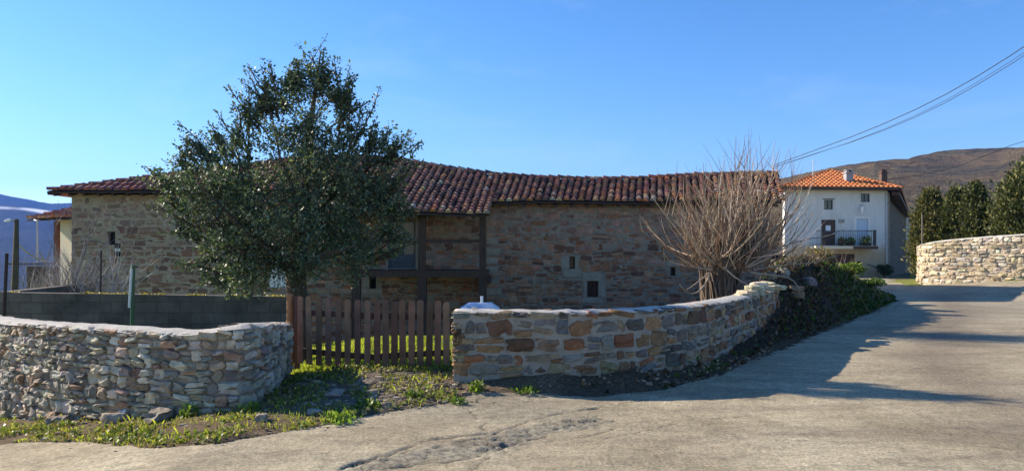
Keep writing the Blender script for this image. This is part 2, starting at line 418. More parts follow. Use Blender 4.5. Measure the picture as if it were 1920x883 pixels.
cam = bpy.data.objects.new('camera', bpy.data.cameras.new('camera')); COL.objects.link(cam); sc.camera = cam
cam.location = (0, 0, EYE); cam.rotation_euler = (math.radians(90), 0, 0)
cam.data.sensor_width = 36; cam.data.lens = F / 1920 * 36; cam.data.shift_y = (HY - 441.5) / 1920
cam.data.clip_start = .1; cam.data.clip_end = 20000

# ------------------------------------------------------------------ ground
road_edge_px = [(0, 829), (150, 828), (270, 837), (400, 833), (560, 806), (700, 777), (850, 752), (885, 738)]
left_edge = [G(*q) for q in road_edge_px]
ROAD_POLY = [(-16, -8), (-16, 9.6), (-9, 8.2)] + left_edge + [(-.55, 8.25), (0, 8.25)] + BANK_EDGE[1:] + [(13.6, 36), (16, 48), (21, 54.2), (27, 54.2), (24.5, 46), (18, 36), (16.9, 31.6), (19.4, 28.2), (23, 25.6), (30, 22.5), (45, 18), (45, -8)]
def in_poly(X, Y, poly):
    X = np.asarray(X); Y = np.asarray(Y); r = np.zeros(X.shape, bool); n = len(poly)
    for i in range(n):
        x0, y0 = poly[i]; x1, y1 = poly[(i + 1) % n]
        c = ((y0 > Y) != (y1 > Y)) & (X < (x1 - x0) * (Y - y0) / ((y1 - y0) if y1 != y0 else 1e-9) + x0)
        r ^= c
    return r

def grid(xs, ys):
    X, Y = np.meshgrid(xs, ys); nx, ny = len(xs), len(ys)
    i = np.arange(nx * ny).reshape(ny, nx)
    f = np.stack([i[:-1, :-1], i[:-1, 1:], i[1:, 1:], i[1:, :-1]], -1).reshape(-1, 4)
    return X.ravel(), Y.ravel(), f

def geo(a, b, step, g=1.22):
    out = [a]; d = step
    while abs(out[-1]) < abs(b): d *= g; out.append(out[-1] + math.copysign(d, b - a))
    return out[1:]
xs = np.array(sorted(geo(-14, -3000, .25)) + list(np.arange(-14, 24, .09)) + geo(24, 3000, .25))
ys = np.array(sorted(geo(2, -200, .3)) + list(np.arange(2, 28, .09)) + geo(28, 3500, .2, 1.12))
X, Y, f = grid(xs, ys)
Z = H(X, Y)
inr = in_poly(X, Y, ROAD_POLY)
near = (np.hypot(X, Y) < 40)
bankness = sm(.02, .25, seg_dist(X, Y, BANK_EDGE)[0] * seg_dist(X, Y, BANK_EDGE)[1]) * (X > 0) * (Y < 29)
Z = Z + near * (.05 * fbm(X * 1.5, Y * 1.5, 3, 4) + .045 * fbm(X * 6, Y * 6, 9, 3)) + near * bankness * .16 * fbm(X * 2.2, Y * 2.2, 15, 4)
Z = np.where(inr, Z - .06, Z)
turf = np.full(X.shape, .35); grav = np.zeros(X.shape)
yardm = (Y > 10) & (X < 3)
turf = np.where(yardm, .95, turf)
gatem = np.exp(-((X + 1.55) ** 2 / .9 + (Y - 8.3) ** 2 / 1.3)); turf = turf * (1 - .9 * gatem); grav = np.clip(gatem * 1.3, 0, 1)
turf = np.where((X > .3) & (Y < 14) & (Y > 7.5) & ~yardm, .05, turf); grav = np.where((X > .3) & (Y < 12) & (Y < 10 + X), .35, grav)
turf = np.where((X > 3) & (Y > 12), .25 + .3 * sm(9, 11, X), turf)
turf = np.where(np.hypot(X, Y) > 45, .45, turf)
dark_soil = np.where(X > .4, sm(-.1, .25, seg_dist(X, Y, BANK_EDGE)[0] * seg_dist(X, Y, BANK_EDGE)[1]) * (Y < 29) * (Y > 8) * (X > 3.2 - .0 * Y), 0) * np.where(yardm, 0, 1)  # darker soil tone over the bank and along the wall foot
dark_soil = np.maximum(dark_soil, np.where((X > .5) & (Y < 14) & (seg_dist(X, Y, BANK_EDGE)[1] > 0) & (seg_dist(X, Y, BANK_EDGE)[0] < .9), .45, 0))
cols = np.stack([turf, grav, dark_soil], -1)
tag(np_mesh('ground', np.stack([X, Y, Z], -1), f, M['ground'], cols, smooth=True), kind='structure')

# ------------------------------------------------------------------ road
CRACKS = [([(640, 883), (700, 858), (775, 838), (800, 826), (860, 818), (925, 812), (960, 800), (1010, 785), (1060, 776), (1120, 765)], .022, .028),
          ([(690, 883), (790, 868), (850, 862), (905, 856), (935, 840), (990, 824), (1060, 806), (1100, 800), (1160, 788)], .018, .02),
          ([(870, 765), (892, 786), (908, 806)], .012, .013), ([(935, 738), (900, 748), (880, 760)], .012, .012),
          ([(850, 828), (905, 822), (940, 820)], .018, .02), ([(880, 883), (905, 868), (930, 850)], .014, .015),
          ([(1120, 765), (1190, 752), (1260, 742)], .012, .012), ([(1010, 830), (1100, 818), (1190, 792)], .010, .01),
          ([(820, 845), (870, 838), (905, 842)], .016, .018), ([(1090, 830), (1180, 815), (1290, 790), (1400, 778)], .008, .007)]
CR = [([G(*q) for q in pts], wd, dp) for pts, wd, dp in CRACKS]
BROKEN = [G(*q) for q in [(700, 875), (800, 850), (900, 838), (1000, 810), (1100, 788)]]
def cells(x, y, seed):
    """cracked slab pattern: distance to the nearest joint and a height for each piece"""
    ix = np.floor(x); iy = np.floor(y); f1 = np.full(x.shape, 9.); f2 = np.full(x.shape, 9.); h = np.zeros(x.shape)
    for i in (-1, 0, 1):
        for j in (-1, 0, 1):
            cx = ix + i; cy = iy + j
            d = np.hypot(cx + _hash(cx, cy, seed) - x, cy + _hash(cx, cy, seed + 9) - y)
            n = d < f1; f2 = np.where(n, f1, np.minimum(f2, d)); f1 = np.where(n, d, f1); h = np.where(n, _hash(cx, cy, seed + 17), h)
    return f2 - f1, h
def road_h(X, Y):
    z = H(X, Y) + .018 * fbm(X * .8, Y * .8, 41, 3) + .010 * fbm(X * 4, Y * 4, 47, 3)
    dirt = np.zeros(X.shape); grey = np.zeros(X.shape)
    nearm = (X > -4) & (X < 5) & (Y > 4) & (Y < 9.5)
    xn, yn = X[nearm], Y[nearm]
    jx = xn + .16 * fbm(xn * 4, yn * 4, 51, 4) + .05 * fbm(xn * 17, yn * 17, 53, 2); jy = yn + .16 * fbm(xn * 4, yn * 4, 61, 4) + .05 * fbm(xn * 17, yn * 17, 63, 2)
    dz = np.zeros(xn.shape); dd = np.zeros(xn.shape); pin = .25 + 1.3 * vnoise(xn * 5, yn * 5, 65)
    for pts, wd, dp in CR:
        d, _ = seg_dist(jx, jy, pts); k = np.exp(-(d / (wd * pin)) ** 2)
        dz -= dp * k * np.minimum(pin, 1.1); dd = np.maximum(dd, np.clip(k * 1.1 * np.minimum(pin, 1) - .2, 0, .85))
    d, _ = seg_dist(xn, yn, BROKEN); br = 1 - sm(.05, .36, d + .3 * fbm(xn * 2.4, yn * 2.4, 71, 3))
    e, hgt = cells(xn * 7 + yn * 2 + 1.2 * fbm(xn * 5, yn * 5, 83, 3), yn * 10 - xn * 3 + 1.2 * fbm(xn * 5, yn * 5, 85, 3), 5)
    e2, hgt2 = cells(xn * 19, yn * 24, 6)
    dz += br * (.024 * (hgt - .5) - .014 * (1 - sm(0, .16, e)) + .012 * (hgt2 - .5) - .008 * (1 - sm(0, .2, e2)))
    dd = np.maximum(dd, br * (1 - sm(.02, .16, e)) * .6)
    z[nearm] += dz; dirt[nearm] = dd; grey[nearm] = br
    # the older, paler apron slab and the greyer carriageway
    ap = np.exp(-((X + .1) ** 2 / .9 + (Y - 7.6) ** 2 / .35)); grey = np.maximum(grey, np.clip(ap, 0, .7))
    tr, _ = seg_dist(X, Y, [(5.2, 8.2), (6.2, 11), (8.3, 14.5), (12, 20), (15.5, 27)])
    track = .75 * np.exp(-((tr + .35 * fbm(X, Y, 91, 3)) / .7) ** 2)
    tr2, _ = seg_dist(X, Y, [(3.2, 4), (5.2, 6.2), (8.5, 10)]); track = np.maximum(track, .5 * np.exp(-((tr2 + .4 * fbm(X, Y, 95, 3)) / .8) ** 2))
    grey = np.maximum(grey, .5 * sm(13, 20, Y))
    return z, np.stack([dirt, grey, track], -1)
V = []; FA = []; C = []; o = 0
for xs_, ys_ in ((np.arange(-16, 45, .3), np.linspace(-8, 4.31, 42)), (np.linspace(-16, -4.99, 74), np.linspace(4.3, 12, 52)), (np.linspace(-5.0, 3.6, 331), np.linspace(4.3, 9.2, 189)), (np.arange(3.57, 45, .11), np.linspace(4.3, 12.0, 71)), (np.arange(1.0, 3.6, .06), np.linspace(9.17, 12, 48)), (np.arange(2, 45, .14), np.linspace(11.99, 34, 158)), (np.arange(10, 32, .3), np.arange(33.9, 56, .3))):
    X, Y, f = grid(xs_, ys_)
    jx = X + .12 * fbm(X * 3, Y * 3, 101, 3); jy = Y + .16 * fbm(X * 3, Y * 3, 111, 3)
    keep = in_poly(jx, jy, ROAD_POLY)
    f = f[keep[f].all(1)]
    z, c = road_h(X, Y)
    used = np.zeros(len(X), bool); used[f] = True; idx = np.cumsum(used) - 1
    V.append(np.stack([X, Y, z], -1)[used]); C.append(c[used]); FA.append(idx[f] + o); o += used.sum()
tag(np_mesh('road', np.concatenate(V), np.concatenate(FA), M['road'], np.concatenate(C), smooth=True), kind='structure')

# ------------------------------------------------------------------ hills
def hill(name, crest, foot, mat, nu=220, nv=60, amp=0, fscale=.02, seed=0, profile=1.3, pale_crest=False, back=.6):
    """crest: list of (x,y,z); foot: list of (x,y,z) with the same count; slope between them, then down the far side"""
    cu = np.linspace(0, 1, len(crest)); u = np.linspace(0, 1, nu)
    c = np.stack([np.interp(u, cu, [q[k] for q in crest]) for k in range(3)], -1)
    ft = np.stack([np.interp(u, cu, [q[k] for q in foot]) for k in range(3)], -1)
    v = np.linspace(0, 1 + back, nv)
    pts = np.zeros((nv, nu, 3)); att = np.zeros((nv, nu))
    for i, t in enumerate(v):
        if t <= 1: 
            p = ft + (c - ft) * t; p[:, 2] = ft[:, 2] + (c[:, 2] - ft[:, 2]) * t ** profile
        else:
            p = c + (c - ft) * (t - 1); p[:, 2] = c[:, 2] - (c[:, 2] - ft[:, 2]) * (t - 1) * .9
        e = amp * fbm(p[:, 0] * fscale, p[:, 1] * fscale, seed, 5) * (1 if t < .97 else .55) * min(1, t * 2 + .15)
        e = e + amp * .10 * (fbm(p[:, 0] * fscale * 12, p[:, 1] * fscale * 12, seed + 20, 4))
        p[:, 2] += e; pts[i] = p
        att[i] = np.exp(-((t - .9) / .05) ** 2) * (.55 + 1.2 * fbm(u * 9, np.full(nu, t * 3), seed + 7, 4))
    i = np.arange(nu * nv).reshape(nv, nu)
    f = np.stack([i[:-1, :-1], i[:-1, 1:], i[1:, 1:], i[1:, :-1]], -1).reshape(-1, 4)
    ob = np_mesh(name, pts.reshape(-1, 3), f, mat, np.repeat(np.clip(att.reshape(-1, 1), 0, 1), 3, 1), smooth=True)
    return tag(ob, kind='structure')
M['hill'] = m_hill('winter woodland slope', [(.30, (.075, .068, .055)), (.42, (.12, .11, .078)), (.52, (.20, .15, .09)), (.62, (.19, .175, .095)), (.72, (.14, .155, .07)), (.85, (.09, .095, .06))], .012)
M['mount'] = m_hill('distant forest slope', [(.3, (.006, .012, .013)), (.6, (.012, .019, .017)), (.8, (.02, .023, .018))], .0016, None, .8)
M['mount_pale'] = m_hill('distant slope with pale crest', [(.3, (.006, .012, .013)), (.6, (.012, .019, .017)), (.8, (.02, .023, .018))], .0016, (.85, .87, .9), .8)  # whitish streak mixed in just below the crest line
D = 560
cr = [P(x, y, D + 60 * math.sin(i)) for i, (x, y) in enumerate([(1000, 420), (1250, 380), (1400, 345), (1500, 326), (1560, 313), (1640, 304), (1700, 296), (1750, 285), (1800, 280), (1870, 279), (1920, 276), (2100, 262), (2500, 250), (3000, 300)])]
ft = [P(x, 478, 150) for x in (1000, 1250, 1400, 1500, 1560, 1640, 1700, 1750, 1800, 1870, 1920, 2100, 2500, 3000)]
hill('hillside', cr, ft, M['hill'], 420, 130, 9, .016, 5, 1.15)
D = 3600
cr = [P(x, y, D) for x, y in [(-1500, 330), (-600, 300), (-200, 340), (0, 362), (50, 371), (95, 380), (150, 379), (300, 372), (500, 380), (800, 395), (1200, 400), (1700, 405)]]
ft = [P(x, 500, 2300) for x in (-1500, -600, -200, 0, 50, 95, 150, 300, 500, 800, 1200, 1700)]
hill('mountain', cr, ft, M['mount'], 260, 50, 60, .0016, 8, 1.2)
D = 2500
cr = [P(x, y, D) for x, y in [(-1500, 370), (-600, 350), (-200, 372), (0, 384), (60, 390), (110, 398), (200, 410), (400, 425), (800, 450)]]
ft = [P(x, 560, 1100) for x in (-1500, -600, -200, 0, 60, 110, 200, 400, 800)]
hill('mountain', cr, ft, M['mount_pale'], 260, 60, 30, .003, 12, 1.1, True)

# ------------------------------------------------------------------ stone walls
def unit_stone(n):
    """rounded cuboid with n x n faces a side; returns verts in [-1,1]^3 and quads"""
    vs = {}; fs = []
    def vid(p):
        k = tuple(round(q, 5) for q in p)
        if k not in vs: vs[k] = len(vs)
        return vs[k]
    for ax in range(3):
        for sg in (-1, 1):
            for i in range(n):
                for j in range(n):
                    q = []
                    for a, b in ((i, j), (i + 1, j), (i + 1, j + 1), (i, j + 1)):
                        p = [0, 0, 0]; p[ax] = sg; p[(ax + 1) % 3] = -1 + 2 * a / n; p[(ax + 2) % 3] = -1 + 2 * b / n
                        q.append(vid(p))
                    fs.append(tuple(q if sg > 0 else q[::-1]))
    v = np.array(list(vs.keys())); return v, fs
US = {n: unit_stone(n) for n in (2, 3, 4)}
def put_stone(mb, c, ax, half, col, n=3, rnd=.45, jit=.09, rng=RNG, mat=0):
    """one stone: c centre, ax three unit axes, half sizes"""
    v, fs = US[n]
    nrm = np.linalg.norm(v, axis=1, keepdims=True)
    p = v * (1 - rnd) + v / nrm * 1.15 * rnd
    q = np.array([rng.uniform(-50, 50) for _ in range(3)])
    ph = p * 1.3 + q
    d = np.stack([vnoise(ph[:, 0] + 7 * k, ph[:, 1] + ph[:, 2] * 1.7 + 3 * k, k) - .5 for k in range(3)], -1)
    p2 = p * 3.1 + q * 1.7; d2 = np.stack([vnoise(p2[:, 0] + 5 * k, p2[:, 1] * 1.3 + p2[:, 2] * 1.9 + 11 * k, k + 30) - .5 for k in range(3)], -1)
    p = p + d * jit * 4 + d2 * jit * 2.2
    A = np.array(ax); w = np.array(c) + (p * np.array(half)) @ A
    mb.add(w, fs, mat, col)

def jc(c, rng, k=.18):
    b = 1 + rng.uniform(-k, k) * 1.6
    return tuple(max(.01, min(.9, q * b * (1 + rng.uniform(-.06, .06)))) for q in c)

class Path:
    def __init__(s, pts):
        s.p = [Vector((x, y, 0)) for x, y in pts]; s.d = [0]
        for a, b in zip(s.p[:-1], s.p[1:]): s.d.append(s.d[-1] + (b - a).length)
        s.L = s.d[-1]
    def at(s, t):
        t = min(max(t, 0), s.L)
        for i in range(len(s.p) - 1):
            if t <= s.d[i + 1] or i == len(s.p) - 2:
                a = (t - s.d[i]) / (s.d[i + 1] - s.d[i]); return s.p[i].lerp(s.p[i + 1], a)
    def tan(s, t):
        return (s.at(t + .12) - s.at(t - .12)).normalized()
def smooth_path(pts, k=3):
    for _ in range(k):
        q = [pts[0]]
        for a, b in zip(pts[:-1], pts[1:]):
            q += [tuple(a[i] * .75 + b[i] * .25 for i in range(len(a))), tuple(a[i] * .25 + b[i] * .75 for i in range(len(a)))]
        pts = q + [pts[-1]]
    return pts

def stone_wall(root, path3, thick, pal, w_rng, h_rng, n=3, rnd=.45, jit=.09, proud=.03, mort_in=.02, seed=1, gap=.012, back=True, size_at=None, cope=None, cap_h=.04, tilt=.05, cope_from=0, joint=None, splits=.22):
    """path3: (x,y,top z) along the FACE of the wall (face is on the right-hand side of travel)"""
    rng = random.Random(seed)
    pth = Path([(q[0], q[1]) for q in path3]); tz = [q[2] for q in path3]
    top = lambda t: float(np.interp(t, pth.d, tz))
    mb = MB()
    # mortar core
    N = max(8, int(pth.L / .12)); vs = []; fs = []
    for i in range(N + 1):
        t = pth.L * i / N; p = pth.at(t); tg = pth.tan(t); nr = Vector((tg.y, -tg.x, 0))      # outward from face
        f_ = p - nr * mort_in; b_ = p - nr * (thick - mort_in)
        bz = min(Hs(f_.x, f_.y), Hs(b_.x, b_.y)) - .25
        z = top(t) - .015
        vs += [(f_.x, f_.y, bz), (f_.x, f_.y, z), (b_.x, b_.y, z), (b_.x, b_.y, bz)]
    for i in range(N):
        a = i * 4; b = a + 4
        fs += [(a, b, b + 1, a + 1), (a + 1, b + 1, b + 2, a + 2), (a + 2, b + 2, b + 3, a + 3)]
    fs += [(0, 1, 2, 3), (4 * N + 3, 4 * N + 2, 4 * N + 1, 4 * N)]
    mb.add(vs, fs, 1)
    # stones: courses with wandering heights
    def face(getp, L, topf, basef, getn):
        z0 = min(basef(q * L / 10) for q in range(11)) - .12; zmax = max(topf(q * L / 30) for q in range(31))
        z = z0
        while z < zmax:
            hh = rng.uniform(*h_rng) * (1.15 if z < z0 + .35 else 1)
            t = -rng.uniform(0, .1)
            while t < L:
                k = size_at(t / L) if size_at else 1
                ww = rng.uniform(*w_rng) * k; hs = hh * rng.uniform(.72, 1.12)
                tm = t + ww / 2; t += ww
                if tm > L + .02: break
                ww = min(ww, 2 * (L - tm) + .06, 2 * tm + .06)
                if ww < w_rng[0] * .35: continue
                zc = z + hh / 2 + rng.uniform(-.02, .02) * hh * 5 * .5
                tp = topf(tm)
                if zc - hs * .3 > tp - .01: continue
                if zc + hs / 2 > tp: 
                    lo = zc - hs / 2; hs = max(.03, tp - lo); zc = lo + hs / 2
                if zc + hs / 2 < basef(tm) - .1: continue
                # some cells split in two small stones
                cells = [(tm, zc, ww, hs)]
                if rng.random() < splits and hs > h_rng[0]:
                    cells = [(tm, zc - hs * .25, ww, hs * .5), (tm, zc + hs * .25, ww, hs * .5)]
                for (tt, zz, w2, h2) in cells:
                    p = getp(tt); nr = getn(tt); tg = Vector((-nr.y, nr.x, 0))
                    ang = rng.gauss(0, tilt); up = Vector((0, 0, 1))
                    a1 = tg * math.cos(ang) + up * math.sin(ang); a3 = up * math.cos(ang) - tg * math.sin(ang)
                    dep = rng.uniform(.06, .10)
                    out = rng.uniform(-.4, 1) * proud
                    c = p + nr * (out - dep) + up * zz
                    col = jc(rng.choice(pal), rng)
                    put_stone(mb, c, (a1, nr, a3), (w2 / 2 - gap, dep, h2 / 2 - gap), col, n, rnd, jit, rng)
            z += hh
    base = lambda t: Hs(pth.at(t).x, pth.at(t).y)
    nrm = lambda t: Vector((pth.tan(t).y, -pth.tan(t).x, 0))
    face(pth.at, pth.L, top, base, nrm)
    if back:
        face(lambda t: pth.at(pth.L - t) - nrm(pth.L - t) * thick, pth.L, lambda t: top(pth.L - t), lambda t: base(pth.L - t), lambda t: -nrm(pth.L - t))
    # ends
    for t0, s in ((0, -1), (pth.L, 1)):
        p0 = pth.at(t0); nr = nrm(t0); tg = pth.tan(t0) * s
        a = p0 if s > 0 else p0 - nr * thick; dr = -nr * s
        face(lambda t: a + dr * t, thick, lambda t: top(t0), lambda t: base(t0), lambda t: tg)
    st = mb.build('stonework', [M['stone'], joint or M['mortar']], root)
    # mortar capping
    cp = MB(); vs = []; fs = []; N = int(pth.L / .06)
    t_a = cope_from * pth.L
    K = 6
    for i in range(N + 1):
        t = t_a + (pth.L - t_a) * i / N; p = pth.at(t); nr = nrm(t); z = top(t) - .012
        e = .5 * float(fbm(np.array([t * 3.1]), np.array([seed * 3.7]), 5, 4)[0])
        for j in range(K):
            q = j / (K - 1); off = (-.012 + e * .05) + (thick + .0) * q
            zz = z + (cap_h * (math.sin(math.pi * q) ** .4) if 0 < j < K - 1 else -.012 + .02 * e) + .025 * float(fbm(np.array([t * 5]), np.array([q * 4 + seed]), 9, 3)[0])
            pp = p - nr * off; vs.append((pp.x, pp.y, zz))
    for i in range(N):
        for j in range(K - 1): a = i * K + j; fs.append((a, a + K, a + K + 1, a + 1))
    fs += [tuple(range(K)), tuple(range(N * K + K - 1, N * K - 1, -1))]
    cp.add(vs, fs)
    cp.build('coping', cope or M['coping'], root, smooth=True)
    return st

PAL_GREY = [(.44, .385, .29), (.52, .455, .35), (.33, .285, .22), (.56, .49, .37), (.43, .345, .235), (.36, .235, .16), (.48, .40, .28), (.60, .54, .44), (.27, .24, .205), (.40, .36, .30), (.46, .42, .35)]
PAL_BROWN = [(0.243, 0.147, 0.082), (0.171, 0.100, 0.061), (0.297, 0.209, 0.122), (0.216, 0.180, 0.138), (0.180, 0.166, 0.148), (0.288, 0.133, 0.071), (0.324, 0.257, 0.163), (0.135, 0.114, 0.102), (0.306, 0.180, 0.092), (0.198, 0.190, 0.173)]
PAL_CREAM = [(.60, .50, .34), (.55, .44, .29), (.66, .57, .42), (.48, .39, .27), (.62, .50, .32), (.44, .38, .31), (.68, .60, .48)]

# the rubble wall at the near left: from beyond the frame, along the lane, then back to the gate
def gz(px, top_py, base_py):
    x, y = G(px, base_py); return (x, y, EYE + (HY - top_py) / F * y)
lw = [gz(0, 604, 784), gz(100, 611, 790), gz(190, 615, 788), gz(280, 622, 784), gz(360, 627, 779), gz(420, 617, 771), gz(470, 611, 764)]
a = lw[0]; b = lw[1]
ext = (a[0] - (b[0] - a[0]) * 2.2, a[1] - (b[1] - a[1]) * 2.2, a[2] + .02)
endp = P(505, 608, 8.3); endq = P(547, 606, 9.85)
lw = [ext] + lw + [endp, endq]
print('left wall', [tuple(round(q, 2) for q in p) for p in lw])
WL = thing('stone_wall', 'low grey rubble garden wall with a dipping mortar top, beside the grassy verge', 'stone wall', (lw[3][0], lw[3][1], Hs(lw[3][0], lw[3][1])))
stone_wall(WL, smooth_path(lw, 2), .38, PAL_GREY, (.075, .18), (.085, .15), 3, .36, .13, .04, .03, 3, .004, True, lambda u: .75 + .7 * u, cap_h=.03, tilt=.15, joint=M['dry'], splits=.34)

# the coursed wall on the other side of the gate
rw = [(*P(850, 583, 8.62)[:2], .905), (*P(990, 584, 8.6)[:2], .90), (*P(1130, 584, 8.75)[:2], .89), (*P(1230, 580, 9.2)[:2], .88), (*P(1330, 570, 10.2)[:2], .872), (*P(1400, 557, 12.2)[:2], .842), (*P(1460, 541, 14.6)[:2], .86)]
WR = thing('stone_wall', 'low curved wall of brown and orange stones in pale mortar, beside the picket gate', 'stone wall', (rw[2][0], rw[2][1], Hs(rw[2][0], rw[2][1])))
stone_wall(WR, smooth_path(rw, 2), .40, PAL_BROWN, (.11, .36), (.10, .21), 4, .34, .12, .02, .014, 12, .010, True, None, cap_h=.015, tilt=.10, splits=.3)

# the sunlit wall up the road
fw = [(20.3, 36.6), (18.3, 33.6), (17.1, 31.6), (17.3, 30.6), (18.3, 29.5), (19.6, 28.2), (22.5, 25.9), (27, 23.6)]
ft_ = [460, 461, 461, 453, 446, 439, 430, 420]
fwz = []
for (x, y), py in zip(fw, ft_): fwz.append((x, y, EYE + (HY - py) / F * y + .0))
WF = thing('stone_wall', 'tall sunlit cream stone wall curving up the road below the conifers', 'stone wall', (18.3, 29.5, Hs(18.3, 29.5)))
stone_wall(WF, smooth_path(fwz, 2), .5, PAL_CREAM, (.14, .40), (.11, .22), 3, .45, .13, .05, .025, 21, .01, True, None, cap_h=.05, joint=m_plain('pale lime joints', (.46, .39, .28), .95, .3, 4, .8, .2), splits=.35, cope=m_plain('bleached wall top', (.56, .52, .44), .9, .25, 4, .8, .2, bdist=.03), tilt=.1)

# rubble heaped on the far end of the brown wall, and blocks on the bank
def loose_stone(px, py, Y, half, label, pal, group, seed, z=None, rot=None):
    rng = random.Random(seed); x, y, zz = P(px, py, Y)
    if z is not None: zz = z
    mb = MB(); a = rng.uniform(0, 3) if rot is None else rot
    ax = ((math.cos(a), math.sin(a), rng.uniform(-.1, .1)), (-math.sin(a), math.cos(a), 0), (rng.uniform(-.1, .1), 0, 1))
    put_stone(mb, (0, 0, 0), ax, half, jc(pal, rng), 4, .4, .12, rng)
    o = mb.build('loose_stone', M['stone']); o.location = (x, y, zz)
    return tag(o, label, 'stone', group)
tops = [(1402, 551, 12.75, (.16, .13, .06)), (1418, 546, 13.3, (.15, .14, .07)), (1432, 540, 13.7, (.17, .12, .05)), (1424, 535, 13.5, (.14, .1, .06)), (1450, 539, 14.35, (.2, .16, .05)), (1412, 541, 13.2, (.12, .1, .06)), (1440, 533, 13.9, (.12, .12, .05)), (1392, 555, 12.6, (.12, .12, .05))]
for i, (px, py, Y, hf) in enumerate(tops):
    loose_stone(px, py, Y, hf, 'pale sunlit stone heaped loose on the far end of the curved brown wall', (.55, .48, .33), 'stones heaped on the wall end', 300 + i)
for i, (px, py, Y, hf, tx) in enumerate([(1490, 533, 15.6, (.17, .15, .13), 'large brown boulder lodged on the bank beyond the end of the brown wall'), (1466, 510, 15.9, (.13, .12, .10), 'grey block perched on the bank behind the wall end'), (1512, 508, 16.6, (.18, .15, .09), 'flat dark stone near the top of the bank under the bare branches'), (1445, 508, 15.4, (.1, .1, .13), 'upright stone wedged beside the pollarded trunk')]):
    x, y, z = P(px, py, Y); loose_stone(px, py, Y, hf, tx, [(.30, .2, .13), (.27, .25, .22), (.2, .18, .17), (.33, .29, .23)][i], None, 330 + i, min(z, Hs(x, y) + hf[2] * .7))

# ------------------------------------------------------------------ roofs of clay barrel tiles
def barrel(mb, c0, c1, lat, nrm, r0, r1, col, lift=.05):
    """one cover tile from its lower end c0 to its upper end c1"""
    n = 5; vs = []; L = [Vector(c0) + nrm * lift, Vector(c1)]
    for e, r in ((0, r0), (1, r1)):
        for j in range(n + 1):
            a = math.pi * j / n
            vs.append(L[e] + lat * (math.cos(a) * r) + nrm * (math.sin(a) * r * .95))
    fs = [(j, j + 1, n + 2 + j, n + 1 + j) for j in range(n)] + [tuple(range(n, -1, -1))]
    mb.add(vs, fs, 0, col)

def tile_roof(parent, eave, ridge, spacing, row, r, colf, clip=None, seed=1, slab=.06, name='roof', jitter=.012):
    """eave(u), ridge(u): points along u in 0..1"""
    rng = random.Random(seed); mb = MB()
    E0 = Vector(eave(0)); E1 = Vector(eave(1)); W = sum((Vector(eave((i + 1) / 20)) - Vector(eave(i / 20))).length for i in range(20))
    nc = int(W / spacing)
    rows_max = 0
    for ci in range(nc + 1):
        u = ci / nc; a = Vector(eave(u)); b = Vector(ridge(u)); d = b - a; L = d.length; d.normalize()
        lat = (Vector(eave(min(1, u + .01))) - Vector(eave(max(0, u - .01)))); lat.z *= .3; lat.normalize(); nrm = lat.cross(d).normalized(); lat = d.cross(nrm)
        k = int(L / row); off = rng.uniform(-.03, .03)
        for ri in range(k + 1):
            s0 = ri * row + (off if ri else rng.uniform(-.04, .02)); s1 = min(s0 + row * 1.22, L)
            if s1 - s0 < .1: continue
            wob = lat * rng.gauss(0, jitter) + nrm * rng.gauss(0, jitter * .5)
            p0 = a + d * s0 + wob; p1 = a + d * s1 + wob
            if clip and not clip((p0 + p1) / 2): continue
            barrel(mb, p0, p1, (lat + d * rng.gauss(0, .04)).normalized(), nrm, r * rng.uniform(.92, 1.08), r * .76, colf(u, s0 / max(L, .1), ri, rng))
    rf = mb.build(name, M['tile'], parent)
    # boards and channel tiles under them
    sb = MB(); n = 80; vs = []; fs = []
    for i in range(n + 1):
        u = i / n; a = Vector(eave(u)); b = Vector(ridge(u))
        d = (b - a).normalized(); a = a - d * .02
        for p in (a, b):
            vs.append(tuple(p + Vector((0, 0, -.005)))); vs.append(tuple(p + Vector((0, 0, -slab))))
    for i in range(n):
        q = i * 4; w_ = q + 4
        fs += [(q, w_, w_ + 2, q + 2), (q + 1, q + 3, w_ + 3, w_ + 1), (q, q + 1, w_ + 1, w_), (q + 2, w_ + 2, w_ + 3, q + 3)]
    fs += [(0, 2, 3, 1), (4 * n, 4 * n + 1, 4 * n + 3, 4 * n + 2)]
    sb.add(vs, fs); sb.build('roof_boards', M['deck'], rf)
    return rf

OLD = [(.20, .095, .075), (.26, .12, .09), (.14, .085, .08), (.33, .15, .10), (.22, .145, .125), (.29, .13, .115), (.36, .19, .14)]
ORANGE = [(.42, .17, .075), (.48, .24, .12), (.36, .13, .07), (.50, .32, .19), (.40, .2, .11)]
LICH = [(.40, .35, .26), (.34, .26, .13), (.46, .42, .36)]
def barn_col(u, s, ri, rng):
    hot = .06 + .42 * max(0, u - .62) / .38
    if ri == 0: hot = .6
    elif ri == 1: hot += .16
    x = rng.random()
    if x < hot: return jc(rng.choice(ORANGE), rng)
    if x < hot + (.10 if ri < 2 else .04): return jc(rng.choice(LICH), rng)
    return jc(rng.choice(OLD), rng)
def farm_col(u, s, ri, rng):
    return jc(rng.choice([(.25, .095, .085), (.30, .11, .09), (.21, .09, .085), (.34, .14, .10), (.24, .13, .12)]), rng, .12)
def house_col(u, s, ri, rng):
    return jc(rng.choice([(.56, .20, .075), (.60, .23, .09), (.52, .18, .068)]), rng, .05)

# ridge and eaves of the barn, read as heights along its length
RX = [(x - CX) / F * 29.6 for x in (600, 650, 700, 750, 850, 920, 1000, 1100, 1200, 1300, 1400, 1455)]
RZ = [EYE + (HY - y) / F * 29.6 for y in (288, 290, 291, 296, 312, 322, 328, 331.5, 330.5, 324, 321, 320)]
def ridge_z(x): return float(np.interp(x, RX, RZ)) - .12

